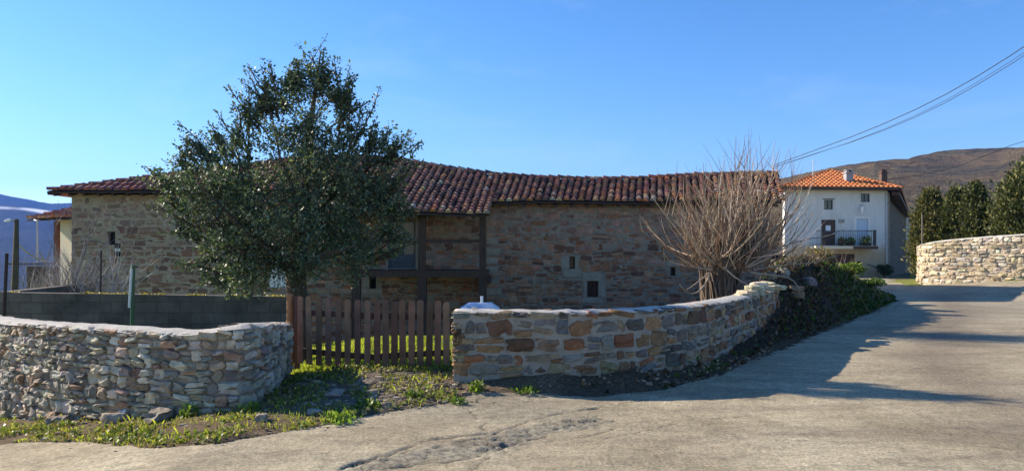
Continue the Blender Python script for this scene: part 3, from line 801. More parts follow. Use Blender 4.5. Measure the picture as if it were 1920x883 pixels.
# ------------------------------------------------------------------ facade panels with real openings
def facade(mb, x0, x1, z0, z1, y, th, holes, mat=0):
    xs_ = sorted(set([x0, x1] + [q for h in holes for q in h[:2]])); zs_ = sorted(set([z0, z1] + [q for h in holes for q in h[2:]]))
    def hole(i, j):
        xm = (xs_[i] + xs_[i + 1]) / 2; zm = (zs_[j] + zs_[j + 1]) / 2
        return any(h[0] < xm < h[1] and h[2] < zm < h[3] for h in holes)
    nx, nz = len(xs_) - 1, len(zs_) - 1
    for i in range(nx):
        for j in range(nz):
            if hole(i, j): continue
            a, b, c, d = xs_[i], xs_[i + 1], zs_[j], zs_[j + 1]
            mb.add([(a, y, c), (b, y, c), (b, y, d), (a, y, d)], [(0, 1, 2, 3)], mat)
            mb.add([(a, y + th, c), (b, y + th, c), (b, y + th, d), (a, y + th, d)], [(3, 2, 1, 0)], mat)
            for di, dj, q in ((-1, 0, [(a, y, c), (a, y, d), (a, y + th, d), (a, y + th, c)]), (1, 0, [(b, y, d), (b, y, c), (b, y + th, c), (b, y + th, d)]),
                              (0, -1, [(b, y, c), (a, y, c), (a, y + th, c), (b, y + th, c)]), (0, 1, [(a, y, d), (b, y, d), (b, y + th, d), (a, y + th, d)])):
                ii, jj = i + di, j + dj
                if ii < 0 or jj < 0 or ii >= nx or jj >= nz or hole(ii, jj): mb.add(q, [(0, 1, 2, 3)], mat)
def stone_face(mb, x0, x1, z0, z1, y, holes, palf, w_rng, h_rng, seed, proud=.018, mat=0):
    rng = random.Random(seed); z = z0
    while z < z1 - .04:
        hh = rng.uniform(*h_rng); x = x0 - rng.uniform(0, .15)
        while x < x1:
            ww = rng.uniform(*w_rng) * (1.5 if rng.random() < .12 else 1); a, b = max(x, x0 + .005), min(x + ww, x1 - .005); x += ww
            hs = hh * rng.uniform(.8, 1.12); c, d = z + rng.uniform(-.02, .02), 0; d = min(c + hs, z1 - .01)
            if b - a < .05 or d - c < .04: continue
            bad = False
            for h in holes:
                if b > h[0] + .004 and a < h[1] - .004 and d > h[2] + .004 and c < h[3] - .004:
                    if a < h[0] - .05: b = h[0] - .002
                    elif b > h[1] + .05: a = h[1] + .002
                    else: bad = True
            if bad: continue
            rows = [(c, d)] if rng.random() > .28 or d - c < .12 else [(c, (c + d) / 2), ((c + d) / 2, d)]
            for c1, d1 in rows:
                ang = rng.gauss(0, .05); ax = ((math.cos(ang), 0, math.sin(ang)), (0, 1, 0), (-math.sin(ang), 0, math.cos(ang)))
                dep = .07; out = rng.uniform(-.1, 1) * proud
                put_stone(mb, ((a + b) / 2, y - out + dep, (c1 + d1) / 2), ax, ((b - a) / 2 - .004, dep, (d1 - c1) / 2 - .004), jc(palf((c1 + z) / 2, rng), rng, .14), 2 if ww < .3 else 3, .3, .09, rng, mat)
        z += hh
def hole_px(xa, xb, ya, yb, Y):
    return (P(xa, 0, Y)[0], P(xb, 0, Y)[0], P(0, yb, Y)[2], P(0, ya, Y)[2])

YF = 26.4
# ---- barn
BX0, BX1, BZ0 = -7.86, 9.06, -2.2
BARN = thing('stone_barn', 'long old stone barn with a sagging mossy tiled roof and a timber gallery', 'barn', (0, 26.4, -1.75))
w1 = hole_px(1068, 1078, 481, 504, YF); w2 = hole_px(1101, 1122, 527, 557, YF); w3 = hole_px(1257, 1267, 500, 517, YF); w4 = hole_px(1312, 1326, 375, 386, YF)
w5 = hole_px(693, 705, 515, 541, YF); dgal = hole_px(727, 779, 412, 503, YF)
EZ = 3.256
def barn_pal(z, rng):
    t = min(1, max(0, (z - .8) / 2.1)) + rng.gauss(0, .25)
    return rng.choice([(0.288, 0.163, 0.119), (0.323, 0.194, 0.144), (0.240, 0.139, 0.106), (0.359, 0.216, 0.157)]) if t > .5 else rng.choice([(0.288, 0.136, 0.081), (0.216, 0.104, 0.064), (0.348, 0.181, 0.110), (0.168, 0.086, 0.058), (0.323, 0.139, 0.076), (0.371, 0.216, 0.139)])
WHOLES = [(w1[0] - .29, w1[1] + .12, w1[2] - .29, w1[3]), (w1[0] - .24, w1[1] + .24, w1[2] - .3, w1[2]), (w2[0] - .17, w2[1] + .26, w2[2] - .22, w2[3] + .29), (w3[0] - .14, w3[1] + .14, w3[2], w3[3] + .14), (w5[0] - .24, w5[1] + .18, w5[2] - .17, w5[3] + .12), dgal]
mb = MB(); facade(mb, BX0, BX1, BZ0, EZ + .12, YF, .55, [w1, w2, w3, w5, dgal], 1)
stone_face(mb, BX0, BX1, BZ0, EZ + .1, YF, WHOLES, barn_pal, (.16, .46), (.12, .24), 61)
# gable and rear
def quadwall(mb, a, b, z0, za, zb, th=.5):
    a = Vector((a[0], a[1], 0)); b = Vector((b[0], b[1], 0)); t = (b - a).normalized(); n = Vector((-t.y, t.x, 0)) * th
    vs = [(p.x, p.y, z) for p, z in ((a, z0), (b, z0), (b, zb), (a, za))] + [(p.x, p.y, z) for p, z in ((a + n, z0), (b + n, z0), (b + n, zb), (a + n, za))]
    mb.add(vs, [(0, 1, 2, 3), (7, 6, 5, 4), (0, 4, 5, 1), (1, 5, 6, 2), (2, 6, 7, 3), (3, 7, 4, 0)])
rz_end = ridge_z(10.3)
quadwall(mb, (BX1 - .003, YF + .003), (10.1, 29.6), BZ0, EZ + .1, rz_end - .16); quadwall(mb, (10.1, 29.6), (10.4, 37.2), BZ0, rz_end - .16, 3.5)
quadwall(mb, (10.4, 37.5), (BX0, 37.5), BZ0, 3.4, 3.4)
mb.m = [m_ for m_ in mb.m]; mb.build('wall', [M['stone'], M['barn_joint']], BARN)
mb = MB()
for h in (w1, w2, w3, w5): mb.box(h[0] - .05, h[1] + .05, YF + .42, YF + .5, h[2] - .05, h[3] + .05)
vo = mb
def window(h, parent, label=None, frame=True, y=YF, bars=True, mat=None):
    f_ = MB(); t = .035
    f_.box(h[0], h[0] + t, y + .2, y + .26, h[2], h[3]); f_.box(h[1] - t, h[1], y + .2, y + .26, h[2], h[3])
    f_.box(h[0] + t, h[1] - t, y + .2, y + .26, h[3] - t, h[3]); f_.box(h[0] + t, h[1] - t, y + .2, y + .26, h[2], h[2] + t)
    if bars:
        xm = (h[0] + h[1]) / 2; f_.box(xm - .012, xm + .012, y + .21, y + .25, h[2] + t, h[3] - t)
    o = f_.build('window', mat or M['dark_wood'], parent)
    g_ = MB(); g_.box(h[0] + t * .5, h[1] - t * .5, y + .262, y + .275, h[2] + t * .5, h[3] - t * .5); g_.build('pane', M['glass'], o)
    return o
def surround(parent, h, lint=None, sill=None, jl=0, jr=0, y=YF):
    s_ = MB()
    if lint: s_.box(h[0] - lint[0], h[1] + lint[0], y - .022, y + .15, h[3] + .003, h[3] + lint[1])
    if sill: s_.box(h[0] - sill[0], h[1] + sill[0], y - .035, y + .15, h[2] - sill[1], h[2] - .003)
    if jl: s_.box(h[0] - jl, h[0] - .002, y - .018, y + .15, h[2], h[3])
    if jr: s_.box(h[1] + .002, h[1] + jr, y - .018, y + .15, h[2], h[3])
    s_.build('window_surround', M['dressed'], parent, bevel=.015)
for h in (w1, w2, w3, w5): o = window(h, BARN, bars=(h is w2))
surround(BARN, w1, None, (.24, .29), .29, .12); surround(BARN, w2, (.17, .29), (.17, .22), .12, .26); surround(BARN, w3, (.14, .14), None); surround(BARN, w5, (.18, .12), (.24, .17), .24, .0)
# pale quoins at the gallery's inner corner and a putlog hole
q = MB(); 
for i, (zz, ww) in enumerate([(1.12, .34), (1.456, .43), (.424, .41), (.784, .31), (1.816, .36), (.04, .48)]):
    q.box(-.936 + .03, -.936 + ww + .1, YF - .022, YF + .1, zz, zz + .24)
q.build('quoin', M['dressed'], BARN, bevel=.02)
# roof: the eaves step forward over the gallery
UG = None
RX0, RX1e, RX1r = -8.28, 9.42, 10.45
XS = -.864
def ex(u, gal):
    return (RX0 + (XS - RX0) * u) if gal else (XS + (RX1e - XS) * u)
def eave_gal(u):
    x = ex(u, 1); return (x, 24.36, 2.80 + .035 * math.sin(x * 1.4))
def ridge_gal(u):
    x = ex(u, 1); return (x + .3, 29.6, ridge_z(x + .3))
def eave_barn(u):
    x = ex(u, 0); return (x, 26.02, 3.28 + .025 * math.sin(x * 1.1) + .04 * u)
def ridge_barn(u):
    x = XS + .3 + (RX1r - XS - .3) * u; return (x, 29.6, ridge_z(x))
def split(f_u0, f_u1): return lambda u, s, ri, rng: barn_col(f_u0 + (f_u1 - f_u0) * u, s, ri, rng)
tile_roof(BARN, eave_gal, ridge_gal, .245, .33, .110, split(0, .42), None, 4)
tile_roof(BARN, eave_barn, ridge_barn, .245, .33, .110, split(.42, 1), None, 5)
# rear slope and ridge tiles
NB = 40; vs_ = []; fs_ = []
for i in range(NB + 1):
    x = RX0 + (RX1r - RX0) * i / NB; vs_ += [(x, 29.6, ridge_z(x) - .02), (x, 37.9, 3.34), (x, 37.9, 3.2), (x, 29.6, ridge_z(x) - .16)]
mb = MB()
for i in range(NB):
    a_ = i * 4; fs_ += [(a_, a_ + 4, a_ + 5, a_ + 1), (a_ + 1, a_ + 5, a_ + 6, a_ + 2), (a_ + 2, a_ + 6, a_ + 7, a_ + 3)]
mb.add(vs_, fs_, 0, (.2, .09, .06)); mb.build('rear_roof', M['tile'], BARN)
mb = MB(); x = RX0; rg = random.Random(9)
while x < RX1r:
    x2 = min(x + .42, RX1r + .05)
    a_ = Vector((x, 29.6, ridge_z(x) - .02 + rg.uniform(-.02, .02))); b_ = Vector((x2, 29.6, ridge_z(x2) - .02))
    d_ = (b_ - a_).normalized(); lat = Vector((0, 1, 0)); nr_ = d_.cross(lat).normalized()
    barrel(mb, a_, b_, lat, nr_, .14, .125, jc(rg.choice(OLD + LICH[:1]), rg)); x += .36
mb.build('ridge_tiles', M['tile'], BARN)
# rafters and wall plate showing under the eaves
mb = MB(); x = XS + .2
while x < RX1e - .1: mb = MB(); mb.beam((x, 26.05, 3.16), (x, 26.5, 3.28), .1, .09); mb.build('rafter', M['dark_wood'], BARN); x += .55

# gallery: posts, deck, rail, door and brace
YG = 24.9
def gx(px): return P(px, 0, YG)[0]
def gzz(py): return P(0, py, YG)[2]
zdeck = gzz(507)
GAL = MB(); GAL.box(gx(664), gx(915), YG - .1, YF - .003, zdeck - .06, zdeck + .0)
GALO = GAL.build('gallery_deck', M['dark_wood'], BARN)
mb = MB(); mb.box(gx(662), gx(917), YG - .11, YG + .08, zdeck - .22, zdeck - .063); mb.build('deck_beam', M['dark_wood'], GALO)
for px, wpx, yb in ((668, 13, 640), (791, 14, 650), (905, 12, 640)):
    mb = MB(); xm = gx(px); hw = wpx / F * YG / 2
    mb.box(xm - hw, xm + hw, YG - .075, YG + .075, zdeck + .003, 2.752); mb.box(xm - hw * 1.25, xm + hw * 1.25, YG - .1, YG + .1, Hs(xm, YG) - .15, zdeck - .223)
    mb.build('post', M['dark_wood'], BARN)
mb = MB(); mb.box(gx(664), gx(910), YG - .05, YG + .03, gzz(455), gzz(449)); mb.build('railing', M['dark_wood'], BARN)
mb = MB(); mb.box(gx(660), gx(918), YG - .09, YG + .09, 2.76, 2.92); mb.build('eave_beam', M['dark_wood'], BARN)
x = gx(664)
while x < gx(915): mb = MB(); mb.beam((x, 24.42, 2.68), (x, 26.4, 3.37), .1, .09); mb.build('rafter', M['dark_wood'], BARN); x += .5
mb = MB(); mb.box(gx(906), gx(919), YG - .06, YF - .005, zdeck - .45, zdeck - .225); mb.build('deck_bracket', M['dark_wood'], BARN)
# door in the gallery wall
h = dgal
mb = MB(); mb.box(h[0], h[0] + .07, YF + .1, YF + .2, h[2], h[3]); mb.box(h[1] - .07, h[1], YF + .1, YF + .2, h[2], h[3]); mb.box(h[0] + .07, h[1] - .07, YF + .1, YF + .2, h[3] - .08, h[3])
mb.box(h[0] + .07, h[1] - .07, YF + .12, YF + .18, h[2], h[2] + .5); mb.box(h[0] + .07, h[1] - .07, YF + .12, YF + .18, h[2] + .94, h[2] + 1.08)
mb.box((h[0] + h[1]) / 2 - .05, (h[0] + h[1]) / 2 + .05, YF + .12, YF + .18, h[2] + .5, h[2] + .94)
DR = mb.build('door', M['grey_paint'], BARN)
mb = MB(); mb.box(h[0] + .05, h[1] - .05, YF + .185, YF + .2, h[2] + .48, h[3] - .05); mb.build('pane', m_plain('curtained door glass', (.14, .12, .115), .2, .3, 2, 0, .5), DR)
mb = MB(); mb.box(gx(780), gx(786), YG + .05, YG + .09, zdeck + .004, gzz(410)); mb.build('plank', M['pale_wood'], BARN)
mb = MB(); mb.box(gx(720), gx(725), YG + .3, YG + .34, zdeck + .004, gzz(458)); mb.build('plank', M['pale_wood'], BARN)

# ---- farmhouse on the left
FH = thing('stone_farmhouse', 'stone farmhouse with a red hipped roof behind the holly tree and block wall', 'house', (-12, 26.4, -2.5))
FX0, FX1 = -15.54, -7.87
YH = 26.35
f1 = hole_px(330, 347, 407, 437, YH); f2 = hole_px(201, 216, 434, 459, YH); f3 = hole_px(214, 226, 456, 481, YH); f4 = hole_px(505, 540, 470, 538, YH)
mb = MB(); facade(mb, FX0, FX1, -4.2, 3.57, YH, .55, [f1, f2, f3, f4], 1)
def farm_pal(z, rng):
    t = min(1, max(0, (z - 1.1) / 2.1)) + rng.gauss(0, .25)
    return rng.choice([(0.266, 0.178, 0.140), (0.310, 0.208, 0.162), (0.235, 0.160, 0.132)]) if t > .5 else rng.choice([(0.277, 0.170, 0.113), (0.213, 0.126, 0.086), (0.319, 0.208, 0.150), (0.246, 0.135, 0.086), (0.180, 0.112, 0.091)])
stone_face(mb, FX0, FX1, -2.2, 3.54, YH, [(f1[0] - .22, f1[1] + .12, f1[2] - .1, f1[3] + .2), f2, f3, f4], farm_pal, (.20, .54), (.15, .30), 62, .012)
quadwall(mb, (FX0 + .003, 37.2), (FX0 + .003, YH + .003), -4.2, 3.57, 3.57); quadwall(mb, (FX1, 37.6), (FX0, 37.6), -4.2, 3.5, 3.5)
mb.build('wall', [M['stone'], M['farm_joint']], FH)
window(f1, FH, y=YH); surround(FH, f1, (.12, .2), (.15, .1), .22, .12, y=YH)
window(f2, FH, y=YH, bars=False)
mb = MB(); mb.box(f3[0], f3[1], YH + .1, YH + .16, f3[2], f3[3]); o = mb.build('window', M['void'], FH); tag(o, 'small dark opening with a pale board across it')
mb = MB(); mb.box(f3[0], f3[1], YH + .03, YH + .09, (f3[2] + f3[3]) / 2 - .05, (f3[2] + f3[3]) / 2 + .05); mb.build('board', M['grey_metal'], o)
mb = MB(); mb.box(f4[0], f4[1], YH + .02, YH + .07, f4[2], f4[3]); o = mb.build('shutter', M['white_plaster'], FH)
mb = MB(); mb.box((f4[0] + f4[1]) / 2 - .05, (f4[0] + f4[1]) / 2 - .02, YH - .002, YH + .018, f4[2], f4[3]); mb.build('batten', M['zinc'], o)
AP = Vector((-6.55, 29.6, 5.47)); EL = Vector((-16.14, 25.94, 3.664)); ER = Vector((-8.1, 25.94, 3.664))
def f_eave(u): return tuple(EL.lerp(ER, u))
def f_ridge(u):
    e = EL.lerp(ER, u); k = (e.x - EL.x) / (AP.x - EL.x); k = min(1, k * 1.0 + .02)
    return (e.x + .02, 25.94 + 3.66 * k, 3.664 + 1.806 * k)
tile_roof(FH, f_eave, f_ridge, .26, .38, .112, farm_col, None, 6)
mb = MB()  # hidden slopes
mb.add([EL, (-16.1, 37.8, 3.64), AP + Vector((0, .0, -.02)), EL + Vector((0, 0, -.12)), (-16.1, 37.8, 3.5), AP + Vector((0, 0, -.14))], [(0, 2, 1), (3, 4, 5), (0, 1, 4, 3)], 0, (.25, .1, .08))
mb.add([(-16.1, 37.8, 3.643), (-6.55, 37.8, 3.643), AP + Vector((0, .01, -.02)), (-16.1, 37.8, 3.5), (-6.55, 37.8, 3.5)], [(0, 2, 1), (0, 1, 4, 3)], 0, (.25, .1, .08)); mb.build('rear_roof', M['tile'], FH)
mb = MB(); n_ = 24
for i in range(n_):
    a_ = EL.lerp(AP, i / n_) + Vector((0, 0, .0)); b_ = EL.lerp(AP, (i + 1.15) / n_)
    if i > 0.9 * n_: break
    d_ = (b_ - a_).normalized(); lat = d_.cross(Vector((0, 0, 1))).normalized(); barrel(mb, a_, b_, lat, lat.cross(d_).normalized() if lat.cross(d_).z > 0 else d_.cross(lat).normalized(), .11, .10, farm_col(0, 0, 0, RNG))
mb.build('hip_tiles', M['tile'], FH)
x = -15.9
while x < -8.2: mb = MB(); mb.beam((x, 25.97, 3.54), (x, 26.4, 3.64), .1, .09); mb.build('rafter', M['dark_wood'], FH); x += .5

# ---- annexe beyond the farmhouse's left corner
AN = thing('house_annexe', 'small cream annexe with a tiled lean-to roof at the farmhouse corner', 'annexe', (-17.5, 30, -3))
mb = MB(); mb.box(-18.3, -15.6, 30.0, 33.6, -4.4, 2.82); mb.v = [(x, y - (x + 18.3) * .62, z) for x, y, z in mb.v]
mb.build('wall', M['cream_plaster'], AN)
def an_e(u): return (-19.26 + 3.48 * u, 29.7 - 1.86 * u, 2.836)
def an_r(u): return (-17.88 + 2.4 * u, 32.88 - 1.32 * u, 3.712)
tile_roof(AN, an_e, an_r, .27, .38, .115, lambda u, s, ri, rng: jc(rng.choice(ORANGE[:3] + OLD[3:]), rng), None, 8)
mb = MB(); mb.box(P(103, 0, 29)[0], P(110, 0, 29)[0], 28.92, 29.1, Hs(-17.8, 29) - .2, 2.74); mb.build('post', m_plain('red-brown post', (.14, .055, .035), .7, .2), AN)
mb = MB(); mb.tube([(-18.54, 29.16, .82), (-18.54, 29.16, 2.8)], .035, 6); mb.tube([(-18.54, 29.16, 2.76), (-18.9, 29.5, 2.82)], .03, 6); mb.build('downpipe', M['zinc'], AN)
mb = MB(); mb.box(-19.44, -17.5, 28.8, 28.86, 1.06, 1.12); mb.box(-18.7, -17.5, 28.77, 28.83, -.3, 1.0); mb.build('railing', M['brown_paint'], AN)

# ------------------------------------------------------------------ white house up the road
WH = thing('white_house', 'white plastered house with a bright orange hipped roof and an iron balcony', 'house', (24, 55, -.3))
YW = 55.0
hx = lambda px: P(px, 0, YW)[0]
hz = lambda py: P(0, py, YW)[2]
wa = hole_px(1545, 1562, 375, 393, YW); wb = hole_px(1614, 1631, 363, 379, YW); da = hole_px(1540, 1567, 412, 460, YW); db = hole_px(1606, 1628, 410, 460, YW); ga = hole_px(1553, 1603, 476, 520, YW); va = hole_px(1607, 1616, 490, 500, YW)
X0, X1 = hx(1471), hx(1661)
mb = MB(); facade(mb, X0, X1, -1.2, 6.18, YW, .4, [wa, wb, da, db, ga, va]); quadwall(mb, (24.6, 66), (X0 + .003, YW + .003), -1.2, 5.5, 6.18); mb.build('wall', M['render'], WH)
BRx, BRy = 740 / F * 66, 66.0
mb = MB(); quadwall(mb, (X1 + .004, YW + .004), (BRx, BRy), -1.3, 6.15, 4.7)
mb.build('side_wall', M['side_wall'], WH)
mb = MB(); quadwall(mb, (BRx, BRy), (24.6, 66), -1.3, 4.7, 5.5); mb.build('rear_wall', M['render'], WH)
mb = MB(); mb.box(hx(1662.5), hx(1668), YW - .03, YW + .25, -.8, 5.9); mb.build('quoin', M['dressed'], WH, bevel=.03)
APX = Vector(P(1556, 320, 59)); eL = Vector(P(1462, 351, 54.3)); eR = Vector(P(1691, 353, 54.3))
# front slope: full-width eave rising to two hips that meet at the apex
def w_e(u): return tuple(eL.lerp(eR, u))
def w_r(u):
    e = eL.lerp(eR, u); xa = APX.x - .0
    k = (e.x - eL.x) / (xa - eL.x) if e.x < xa else (eR.x - e.x) / (eR.x - xa)
    k = max(k, .015); z0 = e.z
    return (e.x, e.y + (APX.y - e.y) * k, z0 + (APX.z - z0) * k)
WROOF = tile_roof(WH, w_e, w_r, .33, .46, .13, house_col, None, 14, .16, jitter=.004)
bR = Vector(P(1708, 404, 67.5)); bL = Vector((24.4, 66.8, 5.4)); A2 = APX + Vector((1.2, 4, .0))
mb = MB()
def slab3(mb, pts, th=.14, col=(.5, .19, .08)):
    n = len(pts); vs = [Vector(p) for p in pts] + [Vector(p) - Vector((0, 0, th)) for p in pts]
    mb.add(vs, [tuple(range(n)), tuple(range(2 * n - 1, n - 1, -1))] + [(i, n + i, n + (i + 1) % n, (i + 1) % n) for i in range(n)], 0, col)
slab3(mb, [eR + Vector((0, .01, 0)), bR, A2, APX + Vector((.0, .01, -.01))]); slab3(mb, [eL + Vector((0, .01, 0)), APX + Vector((0, .02, -.01)), A2, bL]); slab3(mb, [bR, bL, A2])
mb.build('rear_roof', M['tile'], WH)
mb = MB()
for a_, b_ in ((eL, APX), (APX, eR)):
    n_ = 22
    for i in range(n_):
        p_, q_ = a_.lerp(b_, i / n_), a_.lerp(b_, (i + 1.1) / n_)
        if b_ is eR: p_, q_ = q_, p_
        d_ = (q_ - p_).normalized(); lat = Vector((d_.y, -d_.x, 0)).normalized(); up = lat.cross(d_); up = up if up.z > 0 else -up
        barrel(mb, p_, q_, lat, up, .15, .14, house_col(0, 0, 0, RNG), .02)
mb.build('hip_tiles', M['tile'], WH)
mb = MB(); mb.box(eL.x + .1, eR.x - .1, 54.36, 54.9, 6.10, 6.24); mb.box(eL.x + .06, eR.x - .06, 54.28, 54.355, 6.08, 6.22); mb.build('eave_boards', M['brown_paint'], WH)
mb = MB(); mb.beam(eR + Vector((-.3, .3, -.35)), bR + Vector((-.25, -.2, -.35)), .5, .22); mb.build('eave_boards', M['brown_paint'], WH)
# chimneys
def chimney(px0, px1, py0, py1, Y, mat, name='chimney'):
    x0, _, z1 = P(px0, py0, Y); x1, _, z0 = P(px1, py1, Y); mb = MB()
    mb.box(x0, x1, Y, Y + (x1 - x0), z0 - 1.2, z1 - .12); mb.box(x0 - .06, x1 + .06, Y - .06, Y + (x1 - x0) + .06, z1 - .118, z1 - .03)
    for dx in (0.05, (x1 - x0) - .13): mb.box(x0 + dx, x0 + dx + .08, Y + .05, Y + (x1 - x0) - .05, z1 - .028, z1 + .1)
    mb.box(x0 - .02, x1 + .02, Y - .02, Y + (x1 - x0) + .02, z1 + .102, z1 + .15)
    return mb.build(name, mat, WH, bevel=.01)
chimney(1587, 1600, 322, 348, 55.6, M['chimney']); o = chimney(1653, 1664, 322, 345, 58.5, M['brick']); tag(o, 'reddish brick chimney behind the roof edge')
mb = MB(); ax_ = P(1524, 300, 57); mb.tube([(ax_[0], 57, 6.6), ax_], .025, 5)
for k_, zz in ((.35, -.1), (.28, -.3), (.22, -.5)): mb.tube([(ax_[0] - k_, 57, ax_[2] + zz), (ax_[0] + k_, 57, ax_[2] + zz)], .012, 4)
mb.build('antenna', M['grey_metal'], WH)
window(wa, WH, y=YW - .1, mat=M['grey_paint']); window(wb, WH, y=YW - .1, mat=M['grey_paint'])
mb = MB(); mb.box(wa[0] - .1, wa[1] + .1, YW - .06, YW - .003, wa[3] + .03, wa[3] + .1); mb.build('drip_board', M['pale_wood'], WH)
h = da; mb = MB(); mb.box(h[0], h[1], YW + .08, YW + .14, h[2], h[3])
o = mb.build('door', M['brown_paint'], WH)
mb = MB(); xm = (h[0] + h[1]) / 2; mb.box(xm - .18, xm + .18, YW + .06, YW + .077, h[3] - .85, h[3] - .42); mb.build('pane', m_plain('door light', (.60, .66, .72), .2, .1, 3, 0, .6), o)
mb = MB(); mb.box(h[1] - .13, h[1] - .08, YW + .03, YW + .078, h[2] + .8, h[2] + .95); mb.build('handle', M['zinc'], o)
h = db; mb = MB(); mb.box(h[0], h[1], YW + .08, YW + .14, h[2], h[3]); 
for zz in np.arange(h[2] + .1, h[3] - .05, .12): mb.box(h[0] + .03, h[1] - .03, YW + .065, YW + .079, zz, zz + .08)
mb.build('shutter', M['shutter'], WH)
mb = MB(); mb.box(h[0] - .14, h[0] - .002, YW - .02, YW + .06, h[2], h[3] + .14); mb.box(h[1] + .002, h[1] + .14, YW - .02, YW + .06, h[2], h[3] + .14); mb.box(h[0], h[1], YW - .02, YW + .06, h[3] + .002, h[3] + .14); mb.build('door_surround', M['white_plaster'], WH)
h = ga; mb = MB(); 
for i in range(9):
    xa = h[0] + (h[1] - h[0]) * i / 9; mb.box(xa + .008, xa + (h[1] - h[0]) / 9 - .008, YW + .12, YW + .2, -1.0, h[3])
mb.box(h[0], h[1], YW + .16, YW + .19, -1.0, h[3] - .002); mb.build('garage_door', M['brown_paint'], WH)
mb = MB(); mb.box(va[0], va[1], YW + .1, YW + .15, va[2], va[3]); 
o = mb.build('vent', M['void'], WH); mb = MB()
for k_ in (.25, .5, .75): xx = va[0] + (va[1] - va[0]) * k_; mb.box(xx - .015, xx + .015, YW + .03, YW + .06, va[2], va[3])
mb.build('bars', M['iron'], o)
mb = MB(); mb.box(hx(1572), hx(1583), YW - .04, YW - .003, hz(418), hz(411)); mb.build('plaque', M['concrete'], WH)
mb = MB(); lx = hx(1614); mb.tube([(lx, YW - .003, hz(386)), (lx, YW - .22, hz(385))], .025, 6); o = mb.build('wall_lamp', M['iron'], WH)
mb = MB(); mb.tube([(lx, YW - .22, hz(387)), (lx, YW - .22, hz(389)), (lx, YW - .22, hz(400))], [.05, .13, .07], 8); mb.build('lamp_glass', M['lamp_white'], o)
mb = MB(); mb.tube([(hx(1661.5), YW - .08, -.7), (hx(1661.5), YW - .08, 6.0)], .06, 8); mb.build('downpipe', M['zinc'], WH)
# balcony
YB = 53.9
bx = lambda px: P(px, 0, YB)[0]; bz = lambda py: P(0, py, YB)[2]
zf = bz(461)
mb = MB(); mb.box(bx(1530), bx(1645), YB, YW - .003, zf - .22, zf); BAL = mb.build('balcony', M['cream_plaster'], WH)
mb = MB(); mb.box(bx(1600), bx(1646), YB - .03, YB - .002, zf - .24, zf - .02); mb.build('fascia', M['brown_paint'], BAL)
mb = MB(); zt = bz(432); xa, xb = bx(1531), bx(1643)
mb.box(xa, xb, YB + .03, YB + .07, zt - .04, zt); mb.box(xa, xb, YB + .035, YB + .065, zf + .08, zf + .11); mb.box(xb - .16, xb, YB + .0, YB + .1, zf + .002, zt + .04)
n_ = 34
for i in range(n_): xx = xa + (xb - xa) * (i + .5) / n_; mb.box(xx - .009, xx + .009, YB + .04, YB + .06, zf + .11, zt - .04)
mb.box(xb - .06, xb - .02, YB + .1, YW - .01, zt - .04, zt); mb.build('railing', M['iron'], BAL)
mb = MB(); mb.tube([P(1625, 495, 54.7), P(1640, 500, 54.6), P(1656, 509, 54.6)], .035, 6); mb.build('handrail', M['iron'], WH)

def leaf_cloud(name, centres, radii, n, size, cols, mat, parent=None, up=.3, seed=1, asp=.55, loc=(0, 0, 0)):
    rg = np.random.default_rng(seed); k = len(centres)
    w_ = np.array([r[0] * r[1] * r[2] for r in radii]) ** .8; w_ /= w_.sum()
    which = rg.choice(k, n, p=w_); c = np.array(centres)[which]; r = np.array(radii)[which]
    d = rg.normal(size=(n, 3)); d /= np.linalg.norm(d, axis=1, keepdims=True)
    p = c + d * r * (rg.random((n, 1)) ** .45)
    return leaves(name, p, d + np.array([0, 0, up]), size, cols, mat, parent, rg, asp)
def leaves(name, p, dirs, size, cols, mat, parent, rg, asp=.55, fold=.25, size_var=.35):
    n = len(p); a = dirs + rg.normal(size=(n, 3)) * .7; a /= np.linalg.norm(a, axis=1, keepdims=True)
    b = np.cross(a, rg.normal(size=(n, 3))); b /= np.linalg.norm(b, axis=1, keepdims=True) + 1e-9
    c = np.cross(a, b); s = (size * (1 + size_var * rg.normal(size=(n, 1)))).clip(size * .4)
    v = np.stack([p, p + a * s * .5 + b * s * asp * .5 + c * s * fold * .3, p + a * s, p + a * s * .5 - b * s * asp * .5 + c * s * fold * .3], 1)
    f_ = np.arange(n * 4).reshape(n, 4)
    cc = np.array(cols)[rg.integers(0, len(cols), n)] * (1 + .25 * rg.normal(size=(n, 1))).clip(.4, 1.8)
    return np_mesh(name, v.reshape(-1, 3), f_, mat, np.repeat(cc, 4, 0).clip(0, 1), parent)

GREENS = [(.045, .085, .02), (.07, .12, .03), (.10, .15, .035), (.035, .06, .02)]
for i, (px, wpx, flower, tx) in enumerate([(1597, 16, (.10, .16, .04), 'small planter of low green plants on the white house balcony'), (1626, 18, (.42, .40, .05), 'planter of yellow-green flowering plants at the balcony end'), (1580, 9, (.35, .18, .14), 'small pot of reddish plants on the balcony by the brown door')]):
    x = bx(px); ww = wpx / F * YB / 2
    T = thing('planter', tx, 'planter', (x, YB + .3, zf), 'planters on the balcony')
    mb = MB(); mb.box(x - ww, x + ww, YB + .16, YB + .42, zf + .002, zf + .22); mb.build('trough', M['dark_wood'], T, bevel=.01)
    leaf_cloud('plants', [(x + ww * q, YB + .26, zf + .3) for q in (-.6, 0, .6)], [(ww * .6, .22, .26 + .16 * (i == 1))] * 3, 420, .12, [flower, (.08, .13, .03)], M['weed'], T, .8, 60 + i)

